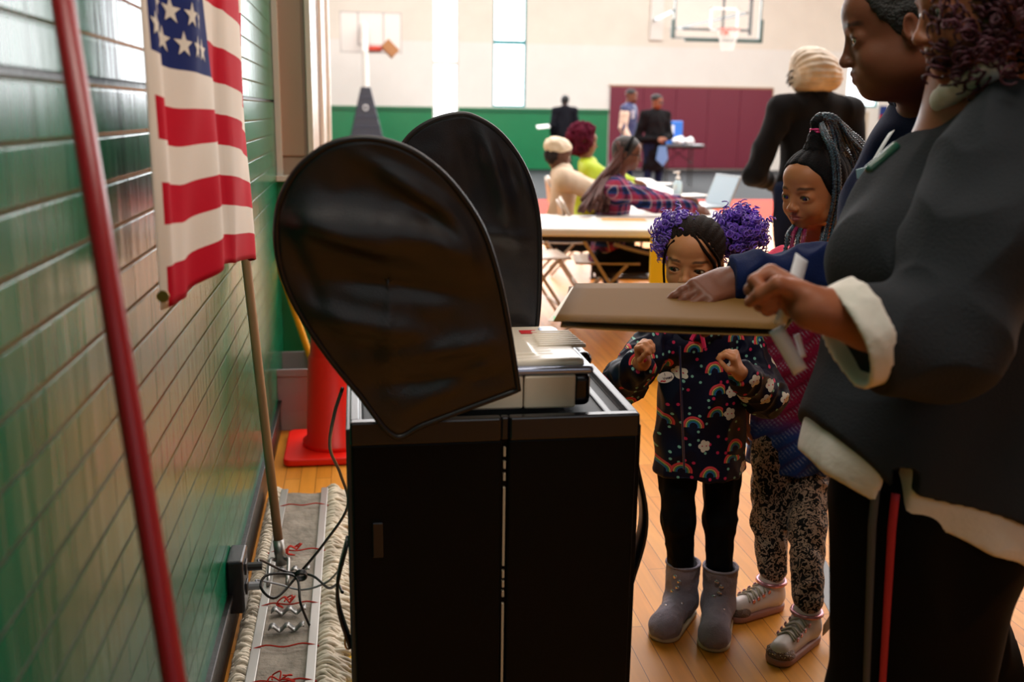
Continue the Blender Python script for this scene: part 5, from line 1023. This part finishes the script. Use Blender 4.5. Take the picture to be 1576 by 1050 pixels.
PA = skin_obj(S, .007, [(2, zc-.15, zc+.14, .003), (0, HA.C[0]-.14, HA.C[0]+.15, .0035), (1, HA.C[1]-.15, HA.C[1]+.15, .0035), (2, wz-.08, wz+.06, .003), (0, wrN[0]-.19, wrN[0]+.01, .003)], '#6c3e2a', 'woman in a navy sweatshirt looking down and reaching out with the folder', [HA], lip='#7d4644', brow=(.01, .005, .004), base=plA*V3(1, 1, 0))
HA.eyes(PA, nrm(fA+V3(.0, -.35, -.5)), '#1a0d07')
hair_cap(HA, PA, mat('short_black_hair', '#0c0a0b', .6, bump=.6, bscale=200), .02, .27, -.25, .04, h=.005, amp=.004)
M_nav = mat('navy_fleece', '#0d1a42', .9, sheen=.08, bump=.15, bscale=250)
T = Sdf(); T.cap(nk-V3(0, 0, .03), cheA, .09, .155, .05, (rr_, .95)); T.cap(cheA, wsA, .16, .17, .05); T.cap(wsA, plA, .17, .18, .05); T.cap(shN, shF, .072, .072, .05); T.ell(cheA+V3(-.09, 0, -.10), (.10, .14, .11), .06)
T.cut(nk+V3(0, 0, .030), nrm((-.35, 0, 1))); T.cut(plA, (0, 0, -1)); garment('sweatshirt', T, .006, M_nav, PA, .010, 8, (1, 1, .7), 3)
T = Sdf(); T.cap(nk+V3(-.075, -.03, .0), nk+V3(-.075, .05, .0), .018, .018, .01)
for t in np.linspace(0, 2*math.pi, 13)[:-1]: T.cap(nk+V3(.078*math.cos(t)-.01, .078*math.sin(t), .028*math.cos(t)+.02), nk+V3(.078*math.cos(t+.53)-.01, .078*math.sin(t+.53), .028*math.cos(t+.53)+.02), .015, .015, .006)
garment('neckband', T, .005, M_nav, PA)
T = Sdf(); we = wrN; T.chain([shN, elN, elN*.15+we*.85], [.080, .072, .056], .03); d = nrm(we-elN); T.cap(elN*.14+we*.86, elN*.02+we*.98, .058, .050, .006); T.cut(we-d*.004, d); garment('sleeve', T, .0045, M_nav, PA, .009, 14, (1, 1, 1), 8)
T = Sdf(); T.chain([shF, elF, wrF], [.075, .06, .045], .03); garment('sleeve', T, .007, M_nav, PA, .008, 14, (1, 1, 1), 9)
T = Sdf(); M_blkp = mat('black_cloth', '#060607', .9)
for d in (-.09, .09): T.chain([plA+V3(0, d, 0), plA+V3(-.02, d, -.42), V3(plA[0]+.10, plA[1]+d, .09)], [.115, .075, .058], .03)
garment('trousers', T, .008, M_blkp, PA, .008, 10, (1, 1, .5))
for d in (-.09, .09): T = Sdf(); T.cap((plA[0]+.10, plA[1]+d, .05), (plA[0]-.08, plA[1]+d, .042), .048, .038, .02); T.cut((0, 0, .002), (0, 0, -1)); garment('shoe', T, .007, M_shoe, PA)
# lanyard hanging on her chest
g = MB(); lp_ = [at(1368, 205, 1.72), at(1345, 240, 1.715), at(1332, 268, 1.72)]; g.sheet(lambda u, v: (lp_[0]*(1-u)**2+lp_[1]*2*u*(1-u)+lp_[2]*u*u)+V3(.006*v, -.008*v, .006*v), 8, 2, thick=.0012); lan = g.build('name_badge', mat('white_strap', '#cfd2d8', .5), smooth=True, label='pale lanyard with a badge hanging on the navy sweatshirt', cat='badge'); lan['_w'] = list(lan.location)
g = MB(); g.obox(at(1326, 266, 1.715), [nrm((1, .3, .2)), nrm((-.2, 0, 1)), (0, -1, 0)], (.012, .008, .001)); g.build('card', mat('pale_blue_card', '#8fb4c0', .4), lan)

# ---------------------------------------------------------------- the woman in the grey sweatshirt, nearest
fB = nrm((-.93, .20, -.22)); HB = Head(at(1512, 2, 1.47), fB, .235, 0, full=1)
S = Sdf(); HB.add(S); Y0 = 1.56
nkB = at(1525, 118, 1.55); cB = at(1468, 350, Y0); bB = at(1440, 540, Y0); hB = at(1440, 730, Y0)
sN, eN, wN = at(1550, 225, 1.40), at(1450, 520, 1.30), at(1250, 474, 1.30)
S.cap(HB.P(0, -.08, -.25), nkB, .07, .08, .04); S.cap(nkB, cB, .08, .13, .06); S.cap(cB, bB, .135, .14, .05); S.cap(bB, hB, .14, .13, .05); sF = at(1545, 225, 1.72); S.cap(sN, sF, .06, .06, .05)
S.chain([sN, eN, eN*.45+wN*.55, wN], [.070, .044, .040, .032], .02); eF, wF = sF+V3(.02, .02, -.28), sF+V3(-.06, .0, -.50); S.chain([sF, eF, wF], [.065, .05, .032], .02)
KN = {}
for k, d in ((0, -.072), (1, .10)):
    hp_ = hB+V3(.035+d*.5, d, -.02); kn_ = hB+V3(.05+d*.5, d, -.42); an_ = V3(hB[0]+.07+d*.5, hB[1]+d, .06); 
    if k == 0: xk = at(1440, 850, 1.37)[0]; hp_ = V3(xk, 1.485, hB[2]-.02); kn_ = V3(xk+.015, 1.485, hB[2]-.42); an_ = V3(xk+.04, 1.485, .06)
    KN[k] = (hp_, kn_, an_); S.chain([hp_, kn_, an_], [.095, .07, .045], .03); S.cap(an_-V3(0, 0, .02), an_+V3(-.16, 0, -.025), .04, .033, .03)
hand(S, wN, V3(-.50, .72, .30), V3(-.60, -.45, -.45), .165, V3(-.5, 0, .8), (3.9, 4.0, 4.0, 4.0), (.9, 1.6), k=.005, fat=1.15)
hand(S, wF, (-.2, 0, -1), (0, -1, 0), .17, (-1, 0, 0), (1.0, 1.1, 1.2, 1.2), k=.005)
wz = wN[2]; zc = HB.C[2]
PB = skin_obj(S, .008, [(2, wz-.09, wz+.09, .0035), (0, wN[0]-.12, wN[0]+.14, .0035), (1, 1.22, 1.38, .0035), (2, zc-.14, zc+.12, .004), (0, HB.C[0]-.14, HB.C[0]+.1, .004), (1, HB.C[1]-.12, HB.C[1]+.12, .005)], '#93573c', 'woman in a dark grey sweatshirt over a white shirt, nearest at the right edge', [HB], lip='#8a4a48', base=hB*V3(1, 1, 0))
HB.eyes(PB, nrm(fB+V3(0, 0, -.2)), '#1a0d07')
M_gry = mat('charcoal_fleece', '#2b2d31', .9, bump=.25, bscale=220); M_sh = mat('white_cotton_shirt', '#d6d0c8', .8, sheen=.2, bump=.2, bscale=60)
Q = lambda x, y, Y=Y0: at(x, y, Y)
def edge_cut(T, x0, y0, x1, y1, Y=1.42):
    a, b = at(x0, y0, Y), at(x1, y1, Y); n = np.cross(b-a, V3(0, 1, 0)); n = n if n[2] < 0 else -n; T.cut(a, n)
def torso(g_, low):
    T = Sdf(); T.cap(nkB+V3(.045, 0, -.10), cB+V3(.02, 0, -.02), .10+g_, .155+g_, .05); T.ell(at(1398, 405, 1.50), (.122+g_, .14+g_, .112+g_), .045); T.cap(cB, bB, .172+g_, .178+g_, .05); T.cap(bB, hB, .180+g_, .215+g_, .05)
    T.ell(at(1365, 690, 1.52), (.150+g_, .17+g_, .16+g_), .06); T.cap(hB, hB-V3(0, 0, low), .215+g_, .222+g_, .04); T.cap(sN, sF, .082+g_, .082+g_, .06); return T
T = torso(0, .22); edge_cut(T, 1232, 585, 1382, 778); edge_cut(T, 1375, 742, 1576, 786); T.box(at(1397, 800, 1.35), (.015, .07, .075), .004, .004, sub=True); T.cut(nkB+V3(0, 0, .012), nrm((-.45, 0, 1))); garment('sweatshirt', T, .006, M_gry, PB, .011, 6, (1, 1, .6), 2, clip=((-9, -9, -9), (2.2, 9, 9)))
T = torso(-.022, .28); T.ell(at(1350, 715, 1.53), (.135, .12, .13), .05); T.cap(hB, hB-V3(0, 0, .28), .198, .208, .04); T.cut(at(1300, 600, 1.42), nrm(V3(-.15, 0, 1))); T.cut(cB-V3(0, 0, .12), (0, 0, 1)); edge_cut(T, 1206, 690, 1366, 788); edge_cut(T, 1340, 770, 1576, 858); T.box(at(1397, 800, 1.35), (.020, .09, .085), .004, .004, sub=True); garment('shirt_hem', T, .006, M_sh, PB, .008, 9, (1, 1, .5), 5)
# collar
T = Sdf(); cc = at(1545, 112, 1.55)
rg_ = spline([at(1450, 152, 1.53), at(1488, 124, 1.45), at(1540, 94, 1.42), at(1600, 60, 1.45), at(1640, 40, 1.56), at(1600, 66, 1.68), at(1500, 112, 1.66), at(1450, 152, 1.53)], 5)
for i in range(len(rg_)-1): T.cap(rg_[i], rg_[i+1], .018, .018, .008)
garment('shirt_collar', T, .005, M_sh, PB, .003, 20)
T = Sdf(); ec = at(1322, 512, 1.30); nc = nrm((-.9, .02, -.36)); T.chain([sN, at(1505, 380, 1.34), eN, ec+nc*.03], [.098, .100, .082, .074], .04); T.cut(ec*1.0, nc); garment('sleeve', T, .005, M_gry, PB, .009, 9, (1, 1, 1), 14)
T = Sdf(); dB = nc; T.cap(ec-dB*.012, ec+dB*.022, .079, .077, .004); T.cap(ec+dB*.016, ec+dB*.05, .070, .072, .004, sub=True); T.cut(ec+dB*.026, dB); T.cut(ec-dB*.02, -dB); garment('shirt_cuff', T, .004, M_sh, PB, .003, 20)
T = Sdf(); T.chain([sF, eF, wF], [.095, .085, .06], .04); garment('sleeve', T, .008, M_gry, PB)
T = Sdf()
for k in (0, 1): a, b, c = KN[k]; T.chain([a, b, c+V3(0, 0, .05)], [.118, .095, .075], .05)
a, b, c = KN[0]; T.chain([a+V3(.12, .01, 0), b+V3(.09, .01, 0), c+V3(.05, 0, .05)], [.118, .095, .075], .05)
T.cap(hB+V3(0, 0, .03), hB-V3(0, 0, .08), .15, .165, .05)
garment('trousers', T, .007, M_blkp, PB, .006, 8, (1, 1, .4), 4)
for k in (0, 1): c = KN[k][2]; T = Sdf(); T.cap(c-V3(0, 0, .01), c+V3(-.18, 0, -.02), .048, .038, .02); T.cut((0, 0, .002), (0, 0, -1)); garment('shoe', T, .007, M_shoe, PB)
def stripe(x, w, m, nm):
    g = MB(); a, b, c = KN[0]
    def pt(u, v):
        zz = a[2]+.06-(a[2]+.06-.14)*u; r = np.interp(zz, [c[2]+.05, b[2], a[2]], [.075, .095, .118]); ax_ = np.array([np.interp(zz, [c[2], b[2], a[2]], [c[i], b[i], a[i]]) for i in range(3)]); dx = x+(v-.5)*w; dx *= r/.118
        return V3(ax_[0]+dx, ax_[1]-math.sqrt(max(r*r-dx*dx, 0))-.007, zz)
    g.sheet(pt, 40, 2, thick=.003); g.build(nm, m, PB, smooth=True)
xs_ = at(1405, 850, 1.32)[0]-KN[0][0][0]; stripe(xs_, .010, mat('red_piping', '#b0182a', .6), 'red_stripe'); stripe(xs_-.022, .008, mat('grey_piping', '#55504e', .7), 'grey_stripe')
M_bur = mat('burgundy_hair', '#3d0c20', .5, var=.5, vscale=25)
hair_cap(HB, PB, mat('black_curly_hair', '#0b080a', .7, bump=.7, bscale=80), .06, .22, -.30, .03, h=.007, amp=.012)
curls('curls', mat('burgundy_curls', '#420c20', .6), PB, HB.P(-.18, .18, -.12), (.05, .05, .10), 120, .003, .010, seed=9, fillr=.2)
curls('curls', MATS['burgundy_curls'], PB, HB.P(-.34, .0, -.05), (.04, .10, .11), 90, .003, .010, seed=12, fillr=.2)
curls('curls', MATS['black_curly_hair'], PB, HB.P(-.36, -.28, .0), (.05, .13, .14), 130, .003, .010, seed=13, fillr=.2)
# pen clipped at the chest
g = MB(); a, b = at(1336, 262, 1.40), at(1381, 223, 1.41); d = nrm(b-a); g.tube([a-d*.003, a, a+d*.003, b-d*.002, b, b+d*.002], [.003, .0062, .0072, .0072, .006, .003], 14); pn = g.build('pen', mat('dark_green_barrel', '#1f4a3c', .25), smooth=True, label='dark green pen tucked at the chest of the grey sweatshirt', cat='pen'); pn['_w'] = list(pn.location)
# folded white strip in her hand
g = MB(); hp_ = at(1216, 450, 1.335)
def strip(A, B, w): 
    A, B = np.array(A), np.array(B); d = nrm(B-A); s_ = nrm(np.cross(d, (0, 1, .2))); g.sheet(lambda u, v: A+(B-A)*u+s_*w*(v-.5), 6, 2, thick=.0012)
strip(at(1234, 396, 1.36), at(1222, 440, 1.335), .024); strip(at(1222, 440, 1.335), at(1200, 500, 1.335), .02); strip(at(1194, 506, 1.335), at(1232, 572, 1.33), .022); strip(at(1226, 515, 1.345), at(1236, 550, 1.345), .009)
g.build('paper_strip', mat('white_paper_strip', '#cfcfd4', .5), smooth=True, label='folded white paper strip held in the fist of the woman in grey', cat='paper')

# ---------------------------------------------------------------- people farther off
M_blks = mat('black_knit_sweater', '#0b0b0e', .85, sheen=.15); M_jean = mat('dark_denim', '#131d38', .8, bump=.2, bscale=150)
# woman in a beret, back turned
Yc = 5.75; pC = at(1240, 370, Yc)
bC, hC, jC = dressed('woman with a pale satin bonnet and black sweater standing with her back turned', pC[0], Yc, (-.12, 1), 1.74, '#5a3626', M_blks, M_jean, wid=1.25, hpos=at(1250, 120, Yc+.03), hf=nrm((-.35, .93, -.1)), hx=.010, top_hem=.50,
    arms={-1: (at(1160, 268, Yc-.02), at(1192, 283, Yc+.28)), 1: (at(1318, 262, Yc), at(1300, 290, Yc+.25))})
T = Sdf(); bc = at(1257, 107, Yc-.02); tl = nrm(U*.86-V3(0, 0, .5)); T.ell(bc, (.165, .15, .112), .02, np.array([tl, Wv, nrm(np.cross(tl, Wv))])); T.ell(at(1240, 120, Yc), (.10, .10, .09), .04)
def pleat(vs, fs):
    N_ = vnormals(vs, fs); q_ = vs-at(1224, 118, Yc); a = np.arctan2(q_@Wv+.001, q_[:, 2]); return vs+N_*(.004*np.sin(a*26))[:, None]
garment('satin_bonnet', T, .008, mat('cream_marble_satin', '#bcae9a', .4, var=.3, vscale=12, sheen=.2), bC, .006, 12, fn=pleat)
T = Sdf(); n0 = jC['nk']; T.cap(n0, n0+V3(-.005, 0, .05), .082, .078, .02); T.cut(n0+V3(0, 0, .055), (0, 0, 1)); garment('collar', T, .007, M_blks, bC, .003, 20)
g = MB(); rg = random.Random(3)
for i in range(26): p = at(1224+rg.uniform(-2, 3), 108+rg.uniform(0, 18), Yc+rg.uniform(-.03, .03)); g.tube([p, p+V3(-.03, 0, -.01+rg.uniform(-.01, .02)), p+V3(-.05, 0, -.03+rg.uniform(-.02, .02))], [.004, .003, .001], 5)
g.build('loose_hair', mat('dark_brown_hair', '#1d120e', .7), bC)

def plaid_mat():
    m = mat('navy_red_plaid', '#1a2550', .85); nt = m.node_tree; N = nt.nodes; L = nt.links; tc = N.new('ShaderNodeTexCoord'); sp = N.new('ShaderNodeSeparateXYZ'); L.new(tc.outputs['Object'], sp.inputs[0])
    def stripes(o, fr, ph, th):
        a = N.new('ShaderNodeMath'); a.operation = 'MULTIPLY_ADD'; L.new(o, a.inputs[0]); a.inputs[1].default_value = fr; a.inputs[2].default_value = ph; s = N.new('ShaderNodeMath'); s.operation = 'SINE'; L.new(a.outputs[0], s.inputs[0]); t = N.new('ShaderNodeMath'); t.operation = 'GREATER_THAN'; L.new(s.outputs[0], t.inputs[0]); t.inputs[1].default_value = th; return t.outputs[0]
    ad = N.new('ShaderNodeMath'); ad.operation = 'ADD'; L.new(sp.outputs['X'], ad.inputs[0]); L.new(sp.outputs['Y'], ad.inputs[1]); cur = None
    for o, fr, ph, th, c, fac in ((ad.outputs[0], 75, 0, .25, '#a02c3c', .55), (sp.outputs['Z'], 75, 0, .25, '#a02c3c', .55), (ad.outputs[0], 75, 3.1, .75, '#0a0f28', .7), (sp.outputs['Z'], 75, 3.1, .75, '#0a0f28', .7), (ad.outputs[0], 75, 1.2, .985, '#c8c0c8', .5), (sp.outputs['Z'], 75, 1.2, .985, '#c8c0c8', .5)):
        k = N.new('ShaderNodeMath'); k.operation = 'MULTIPLY'; L.new(stripes(o, fr, ph, th), k.inputs[0]); k.inputs[1].default_value = fac
        mx = N.new('ShaderNodeMix'); mx.data_type = 'RGBA'; L.new(k.outputs[0], mx.inputs[0]); mx.inputs[7].default_value = (*srgb(c), 1)
        if cur: L.new(cur, mx.inputs[6])
        else: mx.inputs[6].default_value = (*srgb('#24386e'), 1)
        cur = mx.outputs[2]
    L.new(cur, N['Principled BSDF'].inputs['Base Color']); return m
def seated(label, px, hy, Yp, tone, top, pants, arms, hf, lean=.03, wid=1.0, seat=.39, Ht=1.54, nm=None):
    c = CH[nm]+U*.0; return dressed(label, c[0], c[1], U, Ht, tone, top, pants, wid=wid, sit=seat, arms=arms, hpos=at(px, hy, Yp), hf=hf, hx=.011, top_hem=.50, lean=lean)
hd_dir = nrm(U*.97-Wv*.15+V3(0, 0, -.15))
bD, hD, jD = seated('seated woman with long brown braids in a navy and red plaid shirt', 966, 236, 6.15, '#6b4130', plaid_mat(), M_blkp, {1: (at(1005, 312, 5.93), at(1068, 322, 5.98)), -1: (at(1000, 305, 6.35), at(1045, 308, 6.3))}, hd_dir, nm='plaid')
M_brh = mat('long_brown_braids', '#4a2620', .6, var=.4, vscale=50); hair_cap(hD, bD, mat('dark_hair', '#15100f', .6), .03, .22, -.35, .0, h=.008)
rg = random.Random(8)
for i in range(44):
    g = MB(); a = rg.uniform(-1, 1); p0_ = hD.P(.30*a, -.20+rg.uniform(-.2, .15), .30); p1_ = hD.P(.42*a, -.36+.25*rg.random(), -.2); e = at(915+rg.uniform(-28, 22), 318+rg.uniform(-12, 10), 5.98+.10*a)
    p2_ = p1_*.5+e*.5+V3(-.01, 0, -.0); g.tube(spline([p0_, p1_, p2_, e], 4), .013, 6); g.build('braid', M_brh, bD, smooth=True)
g = MB(); hb_ = [hD.P(.37*math.sin(t), -.02+.40*math.cos(t)*.2, .13+.36*math.cos(t)) for t in np.linspace(-1.7, 1.7, 15)]; g.tube(hb_, .014, 6); g.build('headband', mat('black_headband', '#0c0d10', .8), bD, smooth=True)
g = MB()
for q in (-1, 1): g.tube([hD.P(q*.15+.10*math.cos(t), .40-.05*abs(math.cos(t)), -.01+.07*math.sin(t)) for t in np.linspace(0, 2*math.pi, 15)[:-1]], .0025, 5, closed=True); g.tube([hD.P(q*.25, .37, 0), hD.P(q*.36, -.02, 0)], .0025, 5)
g.tube([hD.P(-.05, .41, 0), hD.P(.05, .41, 0)], .0025, 5); g.build('glasses', mat('dark_frame', '#15151c', .3), bD)
g = MB(); g.tube(spline([at(945, 376, 5.9), at(975, 385, 5.9), at(1005, 392, 5.92)], 5), .012, 6)
g.build('pants_stripe', mat('grey_white_stripe', '#9a9296', .7), bD, smooth=True)
bE, hE, jE = seated('seated woman with a white knit cap and cream jacket', 861, 238, 7.15, '#5c3c2e', mat('cream_jacket', '#cbb9a4', .8, sheen=.2), M_jean, {1: (at(925, 300, 6.95), at(985, 300, 7.05)), -1: (at(930, 296, 7.4), at(985, 294, 7.3))}, nrm(U*.98+Wv*.1+V3(0, 0, -.2)), nm='white')
T = Sdf(); hE.ell(T, (0, -.12, .26), (.43, .50, .34), .03); T.cut(hE.P(0, .1, .12), hE.f*.45-hE.u*.9); garment('knit_cap', T, .009, mat('white_knit', '#ddd0ba', .9, bump=.5, bscale=60), bE, .006, 20)
T = Sdf(); hE.ell(T, (0, -.22, -.06), (.36, .30, .32), .03); garment('hair', T, .01, mat('grey_black_hair', '#2c2829', .8), bE, .012, 25)
bF, hF, jF = seated('seated woman with a burgundy afro and lime green jacket', 903, 218, 8.35, '#70452f', mat('lime_jacket', '#a2b81e', .6), M_blkp, {1: (at(940, 275, 8.2), at(975, 288, 8.3)), -1: (at(940, 272, 8.6), at(975, 280, 8.5))}, nrm(U*.99-Wv*.1+V3(0, 0, -.12)), nm='lime')
T = Sdf(); hF.ell(T, (0, -.20, .18), (.62, .66, .58), .03); hF.ell(T, (0, -.28, -.15), (.50, .48, .45), .05); T.cut(hF.P(0, .22, 0), hF.f); garment('afro_hair', T, .012, mat('burgundy_afro', '#4a1024', .9, bump=.8, bscale=60, var=.3, vscale=20), bF, .03, 22)
for b_, j_, lb in ((jE, 1025, ''),): pass
ph = onz(1016, 297, .76); g = MB(); g.obox(ph, [nrm(U+Wv*.4), nrm(Wv-U*.4+V3(0, 0, .2)), (0, 0, 1)], (.075, .036, .004)); g.build('phone', mat('dark_phone', '#2d3b34', .2), bevel=.003, label='dark phone held over the table by the woman in the white knit cap', cat='phone')
# standing pair by the wall pad, and a figure far off
Yg = 17.6; pG = at(964, 284, Yg)
bG, hG, _ = dressed('man in a navy vest over pale sleeves standing by the maroon wall pad', pG[0], Yg, (.75, -.5), 1.80, '#6a4332', mat('navy_vest', '#27305a', .6), M_jean, wid=1.1, hf=nrm((.9, -.4, -.1)), hx=.016, top_hem=.50)
T = Sdf(); hG.ell(T, (0, -.05, .22), (.37, .42, .30), .02); T.cut(hG.P(0, .2, .22), hG.f*.8-hG.u*.6); garment('hair', T, .014, MATS['short_black_hair'], bG)
for k in (-1, 1): T = Sdf(); s_, (e_, w_) = _['sh'][k], _['ar'][k]; T.chain([s_+(e_-s_)*.25, e_, w_], [.090, .072, .058], .02); garment('sleeve', T, .014, mat('pale_pattern_sleeve', '#cfb9a6', .8, var=.3, vscale=14), bG)
g = MB(); pv = at(972, 176, Yg-.16); g.obox(pv, [nrm((.9, -.4, 0)), (0, 0, 1), nrm((-.3, -1, 0))], (.05, .07, .012)); g.build('vest_emblem', mat('grey_print', '#b9bcc8', .6), bG)
Yh = 16.2; pH = at(1004, 284, Yh); aH = {1: (at(980, 215, Yh), at(1014, 214, Yh-.26)), -1: (at(1030, 210, Yh), at(1020, 214, Yh-.26))}
bH, hH, _ = dressed('standing woman in a long black coat with her hands clasped', pH[0], Yh, (.25, -.97), 1.68, '#7a4c36', mat('black_coat', '#0b0b0e', .8), M_jean, wid=1.15, hf=nrm((.55, -.8, -.15)), hx=.016, top_hem=.28, arms=aH)
T = Sdf(); hH.ell(T, (0, -.08, .25), (.40, .46, .32), .02); T.cut(hH.P(0, .2, .18), hH.f*.8-hH.u*.6); garment('hair', T, .014, MATS['short_black_hair'], bH)
g = MB()
for q in (-1, 1): g.tube([hH.P(q*.15+.10*math.cos(t), .41, -.01+.07*math.sin(t)) for t in np.linspace(0, 2*math.pi, 11)[:-1]], .006, 5, closed=True)
g.build('glasses', MATS['dark_frame'], bH)
g = MB(); q0 = at(1020, 225, Yh-.32); g.add([q0+V3(-.06, 0, 0), q0+V3(.06, 0, 0), q0+V3(.10, 0, -.20), q0+V3(.02, 0, -.32), q0+V3(-.09, 0, -.22), q0+V3(-.06, .05, 0), q0+V3(.06, .05, 0), q0+V3(.10, .06, -.20), q0+V3(.02, .06, -.32), q0+V3(-.09, .06, -.22)], [(0, 4, 3, 2, 1), (5, 6, 7, 8, 9), (0, 1, 6, 5), (1, 2, 7, 6), (2, 3, 8, 7), (3, 4, 9, 8), (4, 0, 5, 9)]); g.build('blue_scarf', mat('light_blue_cloth', '#5f88b8', .8), label='light blue cloth hanging from the clasped hands of the woman in black coat', cat='cloth')
Yi = 22.0; pI = at(867, 270, Yi)
bI, hI, _ = dressed('distant person in black with back turned before the green wall', pI[0], Yi, (0, 1), 1.76, '#3a2620', mat('black_jacket', '#12131a', .8), M_blkp, wid=1.15, hx=.02)
T = Sdf(); hI.ell(T, (0, -.1, .1), (.39, .46, .42), .02); garment('hair', T, .016, MATS['short_black_hair'], bI)
g = MB(); c_ = at(836, 195, Yi); g.obox(c_, [(1, 0, .1), (0, 1, .3), (0, -.3, 1)], (.14, .10, .01)); g.build('paper_sheet', MATS['white_paper'], label='white paper held out beside the distant person in black', cat='paper')
